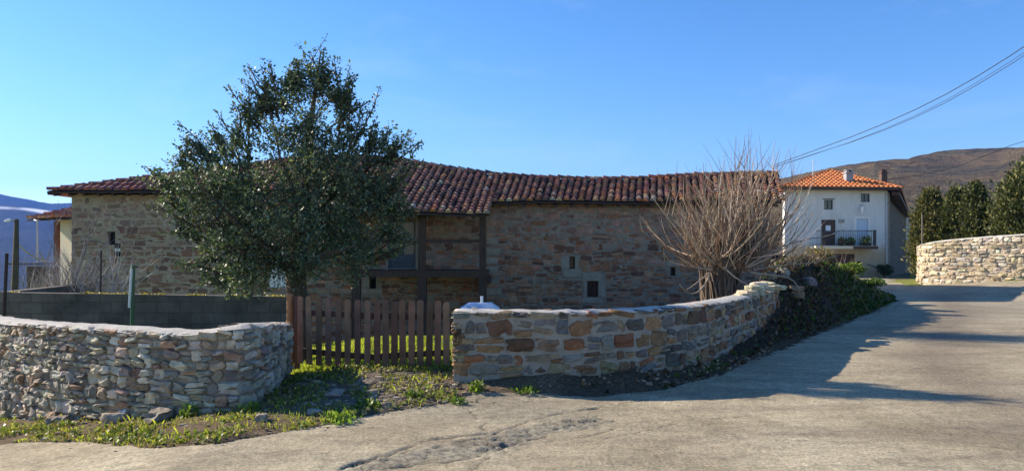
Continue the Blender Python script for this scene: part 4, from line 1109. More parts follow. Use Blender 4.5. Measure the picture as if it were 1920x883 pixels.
# ------------------------------------------------------------------ concrete block wall behind the near wall
BWL = thing('block_wall', 'dark concrete block wall with mossy top behind the rubble wall', 'block wall', (-7, 14, -1))
ang = 0.0
mb = MB(); xa, xb = P(18, 0, 14)[0], P(541, 0, 14)[0]; n_ = 26; vs_ = []; fs_ = []
def btop(x): return float(np.interp(x, [xa, xb], [.815, .72]))
mb.add([(xa, 14, -1.8), (xb, 14.25, -1.8), (xb, 14.25, btop(xb)), (xa, 14, btop(xa)), (xa, 14.2, -1.8), (xb, 14.45, -1.8), (xb, 14.45, btop(xb)), (xa, 14.2, btop(xa))], [(0, 1, 2, 3), (7, 6, 5, 4), (1, 5, 6, 2), (3, 2, 6, 7), (0, 3, 7, 4)])
mb.add([(xa - .2, 14.003, -1.8), (xa - .003, 14.003, -1.8), (xa - .003, 14.003, .83), (xa - .2, 14.003, .83), (xa - .75, 17.5, -1.8), (xa - .5, 17.5, -1.8), (xa - .5, 17.5, .83), (xa - .75, 17.5, .83)], [(0, 1, 2, 3), (7, 6, 5, 4), (1, 5, 6, 2), (3, 2, 6, 7), (0, 3, 7, 4)])
mb.build('blockwork', M['block'], BWL)
rg = np.random.default_rng(5); n_ = 1500; t_ = rg.random(n_) ; dens = fbm(t_ * 14, t_ * 0, 77, 3) > .04; t_ = t_[dens]
p_ = np.stack([xa + (xb - xa) * t_, 14 + .25 * t_ + rg.random(len(t_)) * .16 + .01, np.interp(xa + (xb - xa) * t_, [xa, xb], [.815, .72])], -1)
leaves('moss', p_, np.tile([0, 0, .3], (len(p_), 1)), .03, [(.30, .24, .05), (.16, .15, .05), (.4, .3, .08)], M['weed'], BWL, rg, .8)

# ------------------------------------------------------------------ picket gate
GT = thing('picket_gate', 'brown wooden picket gate with two leaves between the stone walls', 'gate', (-1.9, 9.8, .05))
gl = [(*P(556, 0, 10.05)[:2],), (*P(700, 0, 9.62)[:2],), (*P(846, 0, 9.5)[:2],)]
tops_ = [.985, .965, .955]; bots = [.09, .055, .16]
rg = random.Random(5)
def leaf_of_gate(a, b, ta, tb, ba, bb, n):
    A = Vector((a[0], a[1], 0)); B = Vector((b[0], b[1], 0)); d = (B - A).normalized(); nr = Vector((d.y, -d.x, 0)); L = (B - A).length
    for i in range(n):
        u = (i + .5) / n; c = A + d * L * u; zt = ta + (tb - ta) * u + rg.uniform(-.012, .012); zb = ba + (bb - ba) * u + rg.uniform(-.01, .01)
        hw = .041; th = .011; lean = rg.gauss(0, .008)
        vs = []
        for off in (th, -th):
            for dx, z in ((-hw, zb), (hw, zb), (hw, zt - .02), (hw * .55, zt), (-hw * .55, zt), (-hw, zt - .02)):
                p = c + d * (dx + lean * (z - zb)) + nr * (.02 + off); vs.append((p.x, p.y, z))
        mb = MB(); mb.add(vs, [(0, 1, 2, 3, 4, 5), (11, 10, 9, 8, 7, 6)] + [(j, j + 6, (j + 1) % 6 + 6, (j + 1) % 6) for j in range(6)], 0, jc((.205, .115, .07), rg, .26))
        mb.build('picket', M['gate_wood'], GT)
    for fz in (.22, .80):
        p0 = A + d * .01 - nr * .018; p1 = B - d * .01 - nr * .018
        mb = MB(); mb.beam((p0.x, p0.y, ba + (ta - ba) * fz - .03), (p1.x, p1.y, bb + (tb - bb) * fz - .03), .035, .075, 0, jc((.10, .05, .035), rg)); mb.build('rail', M['gate_wood'], GT)
leaf_of_gate(gl[0], gl[1], tops_[0], tops_[1], bots[0], bots[1], 8)
leaf_of_gate(gl[1], gl[2], tops_[1], tops_[2], bots[1] + .01, bots[2], 9)
pp = P(544, 0, 10.2)
mb = MB(); mb.tube([(pp[0], pp[1], -.2), (pp[0], pp[1], 1.0), (pp[0] + .004, pp[1], 1.02)], [.05, .048, .03], 10); tag(mb.build('gate_post', M['post_wood'], None, smooth=False), 'round sunlit orange-brown gate post at the end of the rubble wall', 'gate post')
pp = P(555, 0, 10.12); mb = MB(); mb.box(pp[0] - .035, pp[0] + .03, pp[1] + .03, pp[1] + .1, -.15, .98, 0, (.12, .06, .045)); tag(mb.build('gate_post', M['gate_wood']), 'square dark gate post behind the hinge end of the pickets', 'gate post')

# ------------------------------------------------------------------ posts, lamp, cables, lid
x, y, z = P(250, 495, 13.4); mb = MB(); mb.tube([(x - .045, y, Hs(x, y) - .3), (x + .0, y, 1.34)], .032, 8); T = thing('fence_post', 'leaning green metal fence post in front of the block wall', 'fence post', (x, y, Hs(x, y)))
mb.build('post', M['green_metal'], T); mb = MB(); mb.tube([(x - .055, y - .035, .58), (x - .016, y - .035, 1.27)], .024, 8); mb.build('highlight_strip', M['grey_metal'], T)  # pale strip added as the sunlit highlight down the post
x, y, z = P(188, 470, 15.5); mb = MB(); mb.tube([(x - .03, y, -1.4), (x + .02, y, z)], .022, 6); tag(mb.build('fence_post', M['brown_paint']), 'thin rusty stake among the bare twigs behind the block wall', 'fence post')
x, y, z = P(13, 475, 13.3); mb = MB(); mb.tube([(x - .12, y, -1.2), (x, y, z)], .03, 6); tag(mb.build('fence_post', M['dark_wood']), 'slanting dark stake beside the end of the block wall', 'fence post')
YL = 18.5
LP = thing('street_lamp', 'old concrete street lamp pole beyond the end of the block wall', 'street lamp', (P(28, 0, YL)[0], YL, -1.5))
mb = MB(); mb.tube([P(24, 640, YL), P(29, 500, YL), P(31, 415, YL), P(31.2, 411, YL)], [.085, .075, .05, .045], 8); mb.build('pole', m_plain('weathered pole', (.085, .075, .05), .9, .3, 5, .4), LP)
mb = MB(); mb.tube([P(31, 414, YL), P(22, 412, YL), P(17, 413, YL - .1)], .03, 6); o = mb.build('lamp_arm', M['zinc'], LP)
mb = MB(); mb.tube([P(20, 412, YL - .1), P(17, 412.5, YL - .12), P(11, 414, YL - .15), P(8, 415, YL - .15)], [.02, .034, .034, .015], 8); mb.build('lamp_head', M['lamp_white'], o)
def cable(name, pts, r, mat, label, sag=0, n=28):
    mb = MB(); a, b = Vector(pts[0]), Vector(pts[-1]); out = []
    if len(pts) == 2:
        for i in range(n + 1): u = i / n; p = a.lerp(b, u); p.z -= sag * 4 * u * (1 - u); out.append(p)
    else: out = [Vector(p) for p in smooth_path([tuple(p) for p in pts], 2)]
    mb.tube(out, r, 5); return tag(mb.build(name, mat, smooth=True), label, 'cable')
cable('overhead_cable', [P(31, 455, YL), P(90, 490, 28.5)], .022, M['pale_cable'], 'pale thick cable running from the lamp pole to the annexe', .12)
A_ = (10.3, 29.2, EYE + (HY - 309) / F * 29.2)
cable('overhead_cable', [A_, (*P(1700, 219, 23.5)[:2], P(1700, 219, 23.5)[2]), P(1920, 94, 20), P(2400, -260, 14)], .012, M['cable'], 'upper black overhead cable rising from the barn gable')
cable('overhead_cable', [(10.3, 29.3, A_[2] - .06), P(1700, 234, 23.5), P(1920, 110, 20), P(2400, -230, 14)], .009, M['cable'], 'lower black overhead cable rising from the barn gable')
cable('overhead_cable', [(10.3, 29.4, A_[2] - .11), P(1700, 231, 24.5), P(1920, 104, 21.5), P(2400, -236, 15)], .007, M['cable'], 'thinnest black overhead wire, between the two thicker cables from the barn gable')
cable('overhead_cable', [P(1600, 345, 60), P(1760, 325, 60), P(1850, 292, 60), P(1920, 262, 60), P(2300, 180, 60)], .02, M['cable'], 'distant black wire crossing the hillside above the conifers')

LD = thing('well_cover', 'blue and grey plastic cover with a stub pipe behind the brown wall', 'cover', (P(900, 0, 9.35)[0], 9.35, .5))
x, y, z = P(900, 570, 9.35); mb = MB(); k = [(-.23, .0, .62), (.23, .0, .62), (.27, .42, .62), (-.27, .42, .62)]
b0 = [(x - .24, y - .14), (x + .22, y - .14), (x + .25, y + .25), (x - .27, y + .25)]; t0 = [(x - .12, y - .02), (x + .13, y - .02), (x + .15, y + .14), (x - .15, y + .14)]
vs_ = [(p[0], p[1], .0) for p in b0] + [(p[0], p[1], .865) for p in b0] + [(p[0], p[1], .945) for p in t0]
mb.add(vs_, [(0, 1, 5, 4), (1, 2, 6, 5), (2, 3, 7, 6), (3, 0, 4, 7), (5, 6, 10, 9), (6, 7, 11, 10), (8, 9, 10, 11)]); mb.add([vs_[i] for i in (4, 5, 9, 8)], [(0, 1, 2, 3)], 1); mb.add([vs_[i] for i in (7, 4, 8, 11)], [(0, 1, 2, 3)], 1)
mb.build('cover_sheet', [M['pale_sheet'], M['blue_sheet']], LD, bevel=.012)
mb = MB(); mb.tube([(x + .02, y + .05, .93), (x + .02, y + .05, 1.03)], .02, 8); mb.build('pipe', M['grey_metal'], LD)

# ------------------------------------------------------------------ holly tree
TY = 11.3; TX = P(560, 0, TY)[0]
HT = thing('holly_tree', 'dark glossy evergreen tree rising behind the picket gate', 'tree', (TX, TY, Hs(TX, TY)))
def tp(px, py, dy=0.0): 
    p = P(px, py, TY); return (p[0], TY + dy, p[2])
trunk = MB(); zb = Hs(TX, TY) - .1
trunk.tube([(TX - .02, TY, zb), tp(560, 590), tp(557, 545), tp(553, 510, .02), tp(560, 470, .05), tp(568, 400, .05), tp(575, 320, 0), tp(582, 240, 0), tp(592, 160, 0), tp(602, 95, 0)], [.22, .175, .155, .15, .12, .10, .07, .045, .025, .008], 10)
for pts, r in (([tp(553, 510), tp(520, 470, -.3), tp(470, 420, -.6), tp(410, 350, -.8)], .07), ([tp(557, 500), tp(610, 460, .1), tp(660, 400, .2), tp(700, 330, .2)], .06), ([tp(560, 470), tp(540, 400, .5), tp(500, 300, .8)], .06), ([tp(568, 430), tp(620, 350, .6), tp(660, 260, .8)], .055),
               ([tp(553, 510), tp(510, 490, -.3), tp(475, 470, -.5), tp(450, 460, -.5)], .05), ([tp(560, 490), tp(620, 480, -.6), tp(690, 460, -.8)], .05), ([tp(570, 400), tp(540, 300, -.4), tp(520, 230, -.2), tp(500, 190, -.1)], .022)):
    trunk.tube(pts, [r, r * .8, r * .5, r * .25][:len(pts)] if len(pts) == 4 else [r, r * .6, r * .25], 6)
blobs = [(560, 452, 112, 64), (490, 400, 100, 68), (640, 400, 96, 78), (560, 350, 142, 72), (570, 282, 82, 58), (576, 225, 52, 48), (588, 172, 23, 42), (594, 128, 9, 30), (405, 352, 58, 44), (385, 310, 16, 18), (354, 342, 18, 20), (440, 316, 32, 28), (472, 258, 17, 24), (474, 498, 40, 44), (458, 468, 42, 38), (430, 420, 48, 46), (682, 345, 52, 46), (690, 418, 40, 44), (648, 474, 48, 38), (634, 280, 32, 32), (735, 288, 14, 17), (545, 502, 64, 28), (612, 504, 44, 24), (714, 368, 20, 32)]
tw = [((480, 225), (425, 160)), ((500, 200), (452, 150)), ((530, 185), (504, 128)), ((602, 140), (608, 90)), ((585, 150), (574, 112)), ((640, 225), (692, 190)), ((650, 215), (672, 196)), ((700, 300), (738, 238)), ((715, 300), (778, 256)), ((730, 285), (766, 246)), ((400, 300), (345, 262)), ((370, 320), (318, 302)), ((420, 300), (405, 246)), ((360, 335), (330, 290)), ((600, 160), (625, 130)), ((620, 190), (655, 165)), ((560, 170), (538, 140)), ((430, 510), (428, 556)), ((470, 520), (462, 556)), ((500, 500), (490, 552)), ((720, 420), (740, 455)), ((690, 470), (700, 500)), ((660, 500), (660, 540)), ((350, 350), (318, 345)), ((340, 380), (322, 395)), ((450, 230), (440, 195)), ((690, 260), (705, 235)), ((560, 190), (525, 200))]
rg = np.random.default_rng(3); px2m = TY / F
twp = []; twd = []; 
stems = trunk
NTW = 6000
wts = np.array([b[2] * b[3] for b in blobs], float) ** .85; wts /= wts.sum()
for _ in range(NTW):
    i = rg.choice(len(blobs), p=wts); bx_, by_, rx_, ry_ = blobs[i]
    d = rg.normal(size=3); d /= np.linalg.norm(d); rr = rg.random() ** .42
    depth = min(rx_, 150) * px2m * .95
    c = np.array(tp(bx_, by_)); 
    bias = -.55 if (bx_ < 470 or by_ > 440) else 0
    c[1] += bias * rg.random()
    p = c + d * rr * np.array([rx_ * px2m, depth, ry_ * px2m])
    if mnoise.noise(Vector(p) * 2.3) < -.06 - .2 * (rr < .5) + .02 * (by_ < 300): continue
    dr = d + np.array([0, 0, .45]) + rg.normal(size=3) * .35; dr /= np.linalg.norm(dr)
    twp.append(p); twd.append(dr * rg.uniform(.16, .38))
OUT = [(330, 350), (352, 318), (385, 288), (420, 290), (452, 268), (466, 232), (492, 215), (515, 195), (540, 178), (566, 160), (610, 158), (628, 190), (646, 228), (668, 258), (690, 290), (720, 300), (345, 400), (372, 440), (400, 490), (430, 520), (735, 350), (738, 400), (720, 440), (700, 480), (500, 205), (640, 205)]
for (ox, oy) in OUT:
    for _ in range(5):
        vx, vy = (ox - 560) / 250, (oy - 400) / 250 - .55; n_ = math.hypot(vx, vy); L_ = rg.uniform(20, 66) * (.5 if oy < 190 else 1); jx, jy = rg.normal() * .3, rg.normal() * .3
        a0 = (ox + rg.normal() * 10, oy + rg.normal() * 8); tw.append((a0, (a0[0] + (vx / n_ + jx) * L_, a0[1] + (vy / n_ + jy) * L_)))
for (a_, b_) in tw:
    for k in range(9):
        dy = rg.uniform(-.05, .05); p0 = np.array(tp(*a_, dy)); p1 = np.array(tp(*b_, dy * .5))
        q = p0 + (p1 - p0) * (k / 9 - .1) + rg.normal(size=3) * .02; twp.append(q); twd.append((p1 - p0) / 4 + rg.normal(size=3) * .06 * (1.1 - k / 9))
    stems.tube([tuple(p0 - (p1 - p0) * .4), tuple((p0 + p1) / 2 + rg.normal(size=3) * .03), tuple(p1)], [.016, .009, .004], 4)
for k in range(0, len(twp), 5): stems.tube([tuple(twp[k] - twd[k] * .6), tuple(twp[k] + twd[k])], [.008, .003], 3, cap=False)
trunk.build('trunk', M['holly_bark'], HT, smooth=True)
LP_ = []; LD_ = []
for p, d in zip(twp, twd):
    n = int(rg.integers(10, 16)); u = rg.random(n)[:, None]
    side = rg.normal(size=(n, 3)); LP_.append(p + d * u + side * .018); LD_.append(d / np.linalg.norm(d) * .7 + side * .6)
HOLLY = [(0.064, 0.099, 0.061), (0.083, 0.124, 0.072), (0.110, 0.151, 0.086), (0.046, 0.078, 0.053), (0.154, 0.189, 0.088)]
leaves('crown', np.concatenate(LP_), np.concatenate(LD_), .045, HOLLY, M['holly_leaf'], HT, rg, .55, .45)

# ------------------------------------------------------------------ pollarded bare tree
PY_ = 15.4; PX = P(1350, 0, PY_)[0]
PT = thing('pollarded_tree', 'bare pollarded tree with many upright pale shoots behind the curved wall', 'tree', (PX, PY_, Hs(PX, PY_)))
def pp_(px, py, dy=0): p = P(px, py, PY_); return (p[0], PY_ + dy, p[2])
mb = MB(); zb = Hs(PX, PY_) - .2
mb.tube([(PX, PY_, zb), pp_(1348, 560), pp_(1350, 530), pp_(1352, 505), pp_(1352, 488), pp_(1352, 478)], [.40, .33, .31, .34, .38, .2], 14); rgn0 = random.Random(22)
for k in range(80):   # the trunk is a bundle of fused stems
    a = rgn0.uniform(0, 6.28) if k else 0; a2 = a + rgn0.gauss(0, .5); r0 = rgn0.uniform(.36, .42); r1 = rgn0.uniform(.30, .40)
    z0 = zb + rgn0.uniform(0, .3); z1 = 1.2 + rgn0.uniform(-.45, .2)
    mb.tube([(PX + math.cos(a) * r0 * 1.1, PY_ + math.sin(a) * r0, z0), (PX + math.cos((a + a2) / 2) * (r0 + r1) / 2, PY_ + math.sin((a + a2) / 2) * (r0 + r1) / 2, (z0 + z1) / 2), (PX + math.cos(a2) * r1 * 1.15, PY_ + math.sin(a2) * r1, z1)], [.045, rgn0.uniform(.015, .04), .015], 5)
mb.build('trunk', M['bark'], PT, smooth=True)
SH = [(.30, .215, .14), (.42, .32, .22), (.18, .115, .075), (.50, .41, .31), (.25, .155, .10)]
def shoot(mb, p0, d0, L, r, bend, rg, col, twigs=0, n=6):
    pts = [Vector(p0)]; d = Vector(d0).normalized()
    for i in range(n):
        d = (d + Vector((rg.gauss(0, .09), rg.gauss(0, .09), bend / n + rg.gauss(0, .05)))).normalized(); pts.append(pts[-1] + d * L / n)
    mb.tube(pts, [r * (1 - .82 * i / n) for i in range(n + 1)], 5, 0, col, cap=False)
    for k in range(twigs):
        i = rg.randint(2, n - 1); q = pts[i]; dd = (pts[i + 1] - pts[i]).normalized()
        e = (dd + Vector((rg.gauss(0, .5), rg.gauss(0, .5), rg.uniform(-.1, .5)))).normalized()
        t = [q]
        for m_ in range(3): e = (e + Vector((rg.gauss(0, .1), rg.gauss(0, .1), .12))).normalized(); t.append(t[-1] + e * L * rg.uniform(.07, .14))
        mb.tube(t, [r * .45, r * .35, r * .25, r * .12], 4, 0, col, cap=False)
    return pts
mb = MB(); rgn = random.Random(33)
for k in range(235):
    th = abs(rgn.gauss(0, .70)); th = min(th, 1.45); az = rgn.uniform(0, 6.283)
    dx, dy = math.sin(th) * math.cos(az), math.sin(th) * math.sin(az)
    dx *= 1.2; dy *= .85
    c = pp_(1366 + rgn.uniform(-44, 54) + dx * 36, 492 + rgn.uniform(-12, 14), rgn.uniform(-.3, .3) + dy * .3)
    L = rgn.uniform(1.2, 2.6) * (1 - .28 * (th / 1.4))
    shoot(mb, c, (dx + rgn.gauss(0, .16), dy + rgn.gauss(0, .16), math.cos(th)), L, rgn.uniform(.009, .019), .30 + .5 * (th > .8), rgn, jc(rgn.choice(SH), rgn), rgn.choice((1, 1, 2, 3, 4)))
# the short dense brush just above the head
for k in range(300):
    th = min(abs(rgn.gauss(0, .75)), 1.5); az = rgn.uniform(0, 6.283); dx, dy = math.sin(th) * math.cos(az) * 1.2, math.sin(th) * math.sin(az)
    c = pp_(1360 + rgn.uniform(-42, 60) + dx * 30, 490 + rgn.uniform(-16, 20), rgn.uniform(-.35, .3))
    shoot(mb, c, (dx, dy, math.cos(th)), rgn.uniform(.4, 1.15), rgn.uniform(.006, .012), .25, rgn, jc(rgn.choice(SH[2:]), rgn), 1, 4)
for pts, r in (([(1320, 515), (1300, 545), (1275, 548), (1258, 530)], .03), ([(1325, 505), (1290, 500), (1255, 495), (1238, 488), (1228, 475)], .022), ([(1238, 490), (1234, 475), (1231, 463)], .012), ([(1320, 510), (1285, 535), (1272, 540)], .022), ([(1390, 500), (1420, 485), (1450, 465), (1475, 440), (1492, 400)], .03),
               ([(1395, 510), (1440, 515), (1462, 520), (1472, 540)], .032), ([(1385, 500), (1430, 470), (1480, 450), (1520, 445), (1550, 430)], .022), ([(1345, 500), (1365, 520), (1390, 535)], .03), ([(1400, 505), (1450, 495), (1500, 492), (1540, 478)], .02), ([(1385, 495), (1400, 460), (1440, 420), (1470, 395)], .032), ([(1330, 495), (1300, 470), (1275, 440), (1262, 400)], .024)):
    k = len(pts); q = smooth_path([pp_(a, b, -.45 - .12 * i) for i, (a, b) in enumerate(pts)], 2)
    mb.tube(q, [r * .8 * (1 - .7 * i / (len(q) - 1)) for i in range(len(q))], 6, 0, (.33, .27, .21))
mb.build('shoots', M['shoot'], PT)

# ------------------------------------------------------------------ bare shrub behind the block wall
SHR = thing('bare_shrub', 'bare twiggy shrub with pale arching stems behind the block wall', 'shrub', (P(150, 0, 17)[0], 17, -1.5))
mb = MB(); rgn = random.Random(44)
for k in range(120):
    c = P(rgn.choice((115, 160, 185)) + rgn.gauss(0, 22), 575, 16.8 + rgn.uniform(-.5, .5)); az = rgn.uniform(-1, 1)
    shoot(mb, c, (az * .75 + .15, rgn.uniform(-.4, .4), .85), rgn.uniform(.8, 1.55), rgn.uniform(.007, .015), -.45 * rgn.random(), rgn, jc(rgn.choice([(.42, .37, .32), (.30, .25, .21), (.5, .45, .40)]), rgn), 3)
for k in range(10):
    c = P(130 + rgn.gauss(0, 30), 560, 17); shoot(mb, c, (.35 + rgn.gauss(0, .15), 0, .9), 2.1, .014, .1, rgn, (.26, .22, .19), 2)
mb.build('stems', M['shoot'], SHR)
# a second clump on the valley side
SHR2 = thing('bare_shrub', 'small bare grey bush beside the lamp pole', 'shrub', (P(70, 0, 19)[0], 19, -2))
mb = MB()
for k in range(60):
    c = P(70 + rgn.gauss(0, 16), 580, 19 + rgn.uniform(-.4, .4)); shoot(mb, c, (rgn.gauss(0, .4), rgn.gauss(0, .3), .9), rgn.uniform(.7, 1.5), .009, 0, rgn, jc((.34, .31, .27), rgn), 2)
mb.build('stems', M['shoot'], SHR2)

# ------------------------------------------------------------------ conifers
CON = [(.065, .078, .026), (.085, .095, .03), (.12, .125, .042), (.045, .06, .024), (.15, .145, .05)]
CONO = [(.13, .12, .04), (.17, .155, .05), (.09, .09, .034), (.20, .175, .065)]
def conifer(px, wpx, top_py, Y, label, pal, seed, n=30000):
    x, _, zt = P(px, top_py, Y); zb = Hs(x, Y); r = wpx / F * Y / 2; hgt = zt - zb
    T = thing('conifer_tree', label, 'tree', (x, Y, zb), 'conifers above the sunlit wall')
    mb = MB(); mb.tube([(x, Y, zb - .1), (x, Y, zb + hgt * .5), (x, Y, zb + hgt * .9)], [.2, .12, .03], 8)
    rg = np.random.default_rng(seed); P_ = []; D_ = []
    nl = 130
    for i in range(nl):
        u = rg.random() ** .8; a = rg.random() * 6.283; rad = r * (1.05 - u ** 3.6) * (1 - .30 * (u < .12)) * rg.uniform(.75, 1.12)
        z = zb + hgt * (.04 + .93 * u); tip = np.array([x + math.cos(a) * rad, Y + math.sin(a) * rad, z + rad * .12]); base = np.array([x, Y, z - rad * .35])
        if i % 3 == 0: mb.tube([tuple(base), tuple(base * .4 + tip * .6), tuple(tip)], [.03, .02, .006], 4)
        m = n // nl; t = rg.random((m, 1)) ** .55
        q = base + (tip - base) * t + rg.normal(size=(m, 3)) * np.array([.30, .30, .38]) * (r / 1.2) * .75
        P_.append(q); D_.append(np.tile((tip - base) / (np.linalg.norm(tip - base) + .01) + np.array([0, 0, .55]), (m, 1)))
    mb.build('trunk', M['holly_bark'], T)
    leaves('crown', np.concatenate(P_), np.concatenate(D_), .17, pal, M['conifer'], T, rg, .42, .3)
conifer(1743, 60, 366, 39, 'olive-green conifer next to the white house, end of the row behind the sunlit wall', CONO + CON[:2], 1, 30000)
conifer(1792, 56, 362, 38, 'dark conifer in the middle of the row, between the olive one and the broad one', CON, 2)
conifer(1829, 58, 354, 37, 'broad dark conifer with a rounded top, beside the gap in the row', CON, 3)
conifer(1930, 112, 326, 34, 'tallest dark conifer, above the high part of the sunlit wall', CON, 4, 42000)
conifer(1888, 44, 372, 36, 'short dark conifer tucked beside the tallest one', CON, 6, 18000)
# a pale stake in front of them
x, y, z = P(1729, 402, 33.5); mb = MB(); mb.tube([(x, y, .6), (x, y, z)], .03, 6); tag(mb.build('stake', M['pale_wood']), 'thin pale stake standing against the olive conifer', 'stake')

# ------------------------------------------------------------------ grass, weeds, ground cover
def ground_z(x, y): return H(x, y)
def blades(name, x, y, h, w, cols, mat, seed, lean=.5, kind='stuff'):
    rg = np.random.default_rng(seed); n = len(x); z = H(x, y) - .01
    a = rg.random(n) * 6.283; la = rg.random(n) * 6.283; hh = h * rg.uniform(.5, 1.4, n); ln = lean * rg.random(n) * hh
    dx, dy = np.cos(a) * w / 2, np.sin(a) * w / 2; lx, ly = np.cos(la) * ln, np.sin(la) * ln
    v = np.stack([np.stack([x - dx, y - dy, z], -1), np.stack([x + dx, y + dy, z], -1), np.stack([x + dx * .6 + lx * .45, y + dy * .6 + ly * .45, z + hh * .65], -1), np.stack([x + lx, y + ly, z + hh * .95], -1)], 1)
    cc = np.array(cols)[rg.integers(0, len(cols), n)] * rg.uniform(.7, 1.3, (n, 1))
    o = np_mesh(name, v.reshape(-1, 3), np.arange(n * 4).reshape(n, 4), mat, np.repeat(cc, 4, 0))
    return tag(o, kind=kind)
GR = [(.24, .28, .04), (.30, .32, .06), (.17, .22, .035), (.34, .33, .09), (.26, .28, .06)]
rg = np.random.default_rng(17)
# yard turf behind the gate
n = 62000; x = rg.uniform(-6.0, -.1, n); y = 9.75 + rg.random(n) ** 1.1 * 6.5; m = (fbm(x * 1.2, y * 1.2, 7, 3) > -.14) & (seg_dist(x, y, [(q[0], q[1]) for q in rw])[0] > .45)
tag(blades('grass', x[m], y[m], .065, .02, GR, M['grass'], 1), 'short bright green turf in the yard behind the gate', 'grass')
# verge in front of the rubble wall
edge = [(q[0], q[1]) for q in left_edge]; lwxy = [(q[0], q[1]) for q in lw]
n = 60000; x = rg.uniform(-8.5, -.6, n); y = rg.uniform(5.6, 10.2, n)
d_road, s_road = seg_dist(x, y, [(-9, 8.2)] + edge); d_w, s_w = seg_dist(x, y, lwxy)
inside = (~in_poly(x, y, ROAD_POLY)) & ~((s_w > 0) & (x < -2.35)) & (y < 9.9)
gdens = np.exp(-((x + 1.35) ** 2 / .65 + (y - 8.3) ** 2 / .8))
cl = fbm(x * 2.3, y * 2.3, 23, 4)
left_dry = sm(-3.4, -5.2, x)
sel = inside & (cl > -.09 + .18 * gdens + .05 * left_dry) & (rg.random(n) < .9)
hv = np.where(rg.random(sel.sum()) < .12, .07, .035)
tag(blades('grass', x[sel], y[sel], hv, .010, GR + [(.16, .13, .06), (.22, .17, .09), (.12, .15, .03)], M['grass'], 2, .9), 'patchy grass on the verge between the rubble wall and the road', 'grass')
# broad-leaved weeds
sel = inside & (fbm(x * 3.1, y * 3.1, 29, 4) > .015 + .11 * gdens + .04 * left_dry); xs_, ys_ = x[sel], y[sel]
p = np.stack([xs_, ys_, H(xs_, ys_) + .01 + .05 * rg.random(len(xs_)) ** 2], -1)
o = leaves('weeds', p, np.tile([0, 0, .35], (len(p), 1)), .034, [(.13, .18, .03), (.18, .22, .04), (.09, .12, .025), (.26, .26, .07), (.20, .15, .08)], M['weed'], None, rg, .7); tag(o, 'low leafy weeds along the verge', 'weeds', kind='stuff')
# named tufts at the wall foot
def tuft(px, py, r, hgt, n, label, pal, seed, Y=None):
    gx_, gy_ = G(px, py) if Y is None else P(px, py, Y)[:2]; z = Hs(gx_, gy_); rg = np.random.default_rng(seed)
    d = rg.normal(size=(n, 3)); d[:, 2] = np.abs(d[:, 2]); d /= np.linalg.norm(d, axis=1, keepdims=True)
    p = np.array([gx_, gy_, z]) + d * np.array([r, r, hgt]) * rg.random((n, 1)) ** .6
    o = leaves('weed_clump', p, d * .7 + np.array([0, 0, .4]), .042, pal, M['weed'], None, rg, .6)
    return tag(o, label, 'weed', 'leafy weed clumps')
WG = [(.12, .19, .03), (.16, .23, .04), (.08, .13, .025)]
tuft(893, 733, .10, .11, 130, 'bright green weed at the foot of the brown wall corner', WG, 1)
tuft(355, 782, .10, .13, 150, 'tall green weed against the foot of the rubble wall', WG, 2)
tuft(470, 772, .11, .09, 140, 'green weed clump at the rubble wall corner in front of the shadow', WG, 3)
tuft(690, 765, .16, .07, 200, 'sprawling light green weed on the dirt below the flat stone', WG, 4)
tuft(775, 745, .09, .07, 110, 'small weed in the middle of the gravel before the gate', WG, 5)
tuft(985, 735, .14, .05, 120, 'dark weed patch in the shade at the brown wall foot', WG, 6)
tuft(640, 790, .2, .08, 220, 'yellow-green weed patch at the road edge below the gate', [(.2, .27, .05), (.14, .22, .04)], 7)
tuft(860, 757, .07, .05, 80, 'tiny weed in the crack where gravel meets the concrete', WG, 8)

# loose stones in the mouth of the gate
rgs = random.Random(71)
for i, (px, py, hf, tx) in enumerate([(697, 738, (.11, .06, .03), 'flat grey slab stone lying in the gateway dirt'), (630, 740, (.15, .08, .03), 'long dark slab in the shadow below the gate'), (723, 765, (.06, .05, .04), 'pale round stone on the gravel under the flat slab'), (215, 790, (.13, .1, .06), 'pale flat stone at the foot of the rubble wall'), (110, 793, (.12, .09, .05), 'small pale stone at the rubble wall foot, nearest the stakes'), (490, 790, (.06, .05, .045), 'whitish stone among the verge weeds'), (300, 788, (.14, .1, .07), 'greyish stone at the wall foot beside the tall green weed'), (590, 775, (.10, .07, .03), 'thin stone lying in the wall shadow at the verge')]):
    x, y = G(px, py); loose_stone(px, py, y, hf, tx, rgs.choice([(.34, .29, .23), (.26, .22, .17)]), None, 400 + i, Hs(x, y) + hf[2] * .5)
# gravel scatter as one mass
mb = MB(); rgs = random.Random(73)
for k in range(2300):
    x = rgs.gauss(-1.45, .6); y = rgs.gauss(8.35, .6)
    if k > 1500: x = rgs.uniform(-7, -1); y = rgs.uniform(6, 9)
    if k > 1950: x = rgs.uniform(.2, 4.2); y = 8.3 + (x * .22) + (max(0, x - 2) * 1.1) + rgs.uniform(0, .6)
    on = in_poly(np.array([x]), np.array([y]), ROAD_POLY)[0]
    if on and rgs.random() < .6 + 1.6 * float(seg_dist(np.array([x]), np.array([y]), edge + BANK_EDGE)[0][0]): continue
    s = rgs.uniform(.006, .018) * (1.8 if rgs.random() < .1 else 1) * (.7 if on else 1)
    put_stone(mb, (x, y, Hs(x, y) + s * .1), ((1, 0, 0), (0, 1, 0), (0, 0, 1)), (s * rgs.uniform(.8, 1.6), s, s * .7), jc(rgs.choice([(.27, .20, .135), (.36, .28, .19), (.19, .135, .09), (.44, .36, .26), (.31, .25, .18)]), rgs), 2, .5, .12, rgs)
tag(mb.build('gravel', M['stone']), 'scattered gravel on the dirt before the gate and walls', 'gravel', kind='stuff')

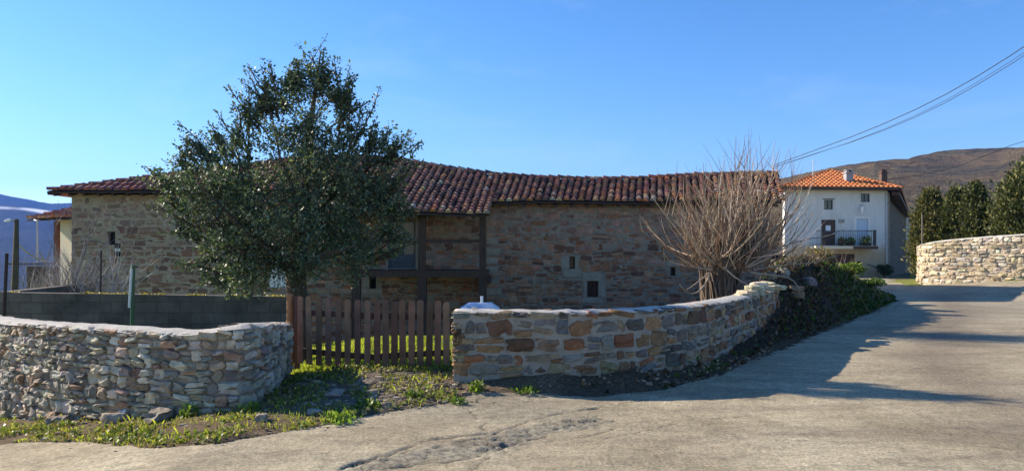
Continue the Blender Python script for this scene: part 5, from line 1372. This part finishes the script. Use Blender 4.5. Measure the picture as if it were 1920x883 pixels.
# ivy and dead leaves over the bank
n = 120000; x = rg.uniform(.8, 13.5, n); y = rg.uniform(8.3, 27, n); d, s = seg_dist(x, y, BANK_EDGE); din = d * s
sel = (din > -.02) & (din < 4.2) & (seg_dist(x, y, [(q[0], q[1]) for q in rw])[0] > .1) & ((y > 13.5) | (rg.random(n) < .25)) & (fbm(x * 1.4, y * 1.4, 37, 3) > -.12)
wl = (y < 14.6) & (din > .9); sel &= ~wl; sel &= (y < 13.5) | (x > 4.6 + (y - 14) * .40)
x, y = x[sel], y[sel]; green = sm(7.2, 9.5, x)
z = H(x, y) + .02 + .13 * rg.random(len(x)) ** 1.5
p = np.stack([x, y, z], -1); g = rg.random(len(x)) < green * .8 + .15
o = leaves('ivy', p[g], np.tile([.2, -.2, .35], (g.sum(), 1)), .075, [(.035, .065, .018), (.05, .09, .022), (.025, .042, .014), (.07, .12, .025)], M['weed'], None, rg, .75); tag(o, 'ivy and grass covering the shady roadside bank', 'ground cover', kind='stuff')
o = leaves('dead_leaves', p[~g], np.tile([.2, -.2, .2], ((~g).sum(), 1)), .07, [(.07, .045, .028), (.11, .075, .045), (.045, .03, .022)], M['weed'], None, rg, .7); tag(o, 'brown dead leaves and stalks on the bank', 'leaf litter', kind='stuff')
n = 26000; x = rg.uniform(6.5, 13.5, n); y = rg.uniform(15, 27, n); d, s = seg_dist(x, y, BANK_EDGE); din = d * s
sel = (din > 0) & (din < 2.6) & (rg.random(n) < sm(6.8, 9.0, x))
tag(blades('grass', x[sel], y[sel], .12, .03, [(.08, .13, .025), (.11, .16, .03), (.06, .10, .02), (.15, .19, .04)], M['grass'], 6, .9), 'rough green grass on the far shoulder of the bank', 'grass')
def bush(px, py, Y, rpx, rpy, n, label, pal, seed, size=.065, mat='weed', stems_=True):
    c = P(px, py, Y); rx = rpx / F * Y; rz = rpy / F * Y
    T = thing('bush', label, 'bush', (c[0], Y, Hs(c[0], Y)))
    rgq = random.Random(seed); cs = [(c[0] + rgq.uniform(-.6, .6) * rx, Y + rgq.uniform(-.5, .5) * rx, c[2] + rgq.uniform(-.5, .5) * rz) for _ in range(7)]
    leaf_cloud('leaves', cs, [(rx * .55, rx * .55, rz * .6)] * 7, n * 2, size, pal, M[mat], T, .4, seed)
    mb = MB()
    for q in cs: mb.tube([(c[0], Y, Hs(c[0], Y) - .05), ((c[0] + q[0]) / 2 + .03, Y, (q[2] + Hs(c[0], Y)) / 2), q], [.02, .014, .006], 5, 0, (.2, .16, .12))
    mb.build('stems', M['shoot'], T)
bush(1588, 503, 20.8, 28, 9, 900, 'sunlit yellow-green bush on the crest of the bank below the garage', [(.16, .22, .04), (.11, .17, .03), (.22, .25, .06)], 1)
bush(1540, 478, 19.6, 24, 18, 260, 'dry ochre bush on the bank between bare tree and white house', [(.22, .16, .07), (.30, .22, .10), (.12, .10, .05)], 2, .07)
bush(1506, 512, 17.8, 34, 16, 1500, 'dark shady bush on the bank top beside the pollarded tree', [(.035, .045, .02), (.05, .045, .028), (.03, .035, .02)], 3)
bush(1632, 530, 22.4, 26, 7, 900, 'low green bush sloping down the bank towards the road', [(.06, .11, .025), (.09, .14, .03)], 4)
bush(1660, 508, 54.2, 14, 10, 350, 'dark bush at the corner of the white house by the downpipe', [(.03, .045, .02), (.045, .06, .025)], 5, .16)

bush(1478, 498, 19.5, 26, 20, 900, 'dark bramble behind the bare tree at the barn corner', [(.03, .038, .018), (.045, .042, .026), (.028, .032, .02)], 8)
# dry stalks on the bank
ST = MB(); rgn = random.Random(91)
for k in range(110):
    i = rgn.random(); x = 4.8 + 5.2 * i + rgn.gauss(0, .3); y = 14.6 + 5.6 * i + rgn.uniform(0, 1.6)
    shoot(ST, (x, y, Hs(x, y)), (rgn.gauss(.1, .5), rgn.gauss(-.1, .4), .8), rgn.uniform(.3, .9), .006, -.2, rgn, jc(rgn.choice([(.2, .15, .1), (.3, .25, .19), (.12, .085, .06)]), rgn), 2, 4)
tag(ST.build('dry_stalks', M['shoot']), 'tangle of dry stalks over the bank', 'stalks', kind='stuff')

# ------------------------------------------------------------------ air
HZ = bpy.data.materials.new('air'); HZ.use_nodes = True; nt = HZ.node_tree
for nd in list(nt.nodes):
    if nd.type == 'BSDF_PRINCIPLED': nt.nodes.remove(nd)
pv = nt.nodes.new('ShaderNodeVolumePrincipled'); pv.inputs['Color'].default_value = (.05, .26, 1, 1); pv.inputs['Density'].default_value = .0001; pv.inputs['Anisotropy'].default_value = .2
nt.links.new(pv.outputs[0], nt.nodes['Material Output'].inputs['Volume'])
mb = MB(); mb.box(-4600, 4600, -300, 6500, -130, 620); o = mb.build('haze', HZ); tag(o, kind='stuff')

bpy.context.view_layer.update()
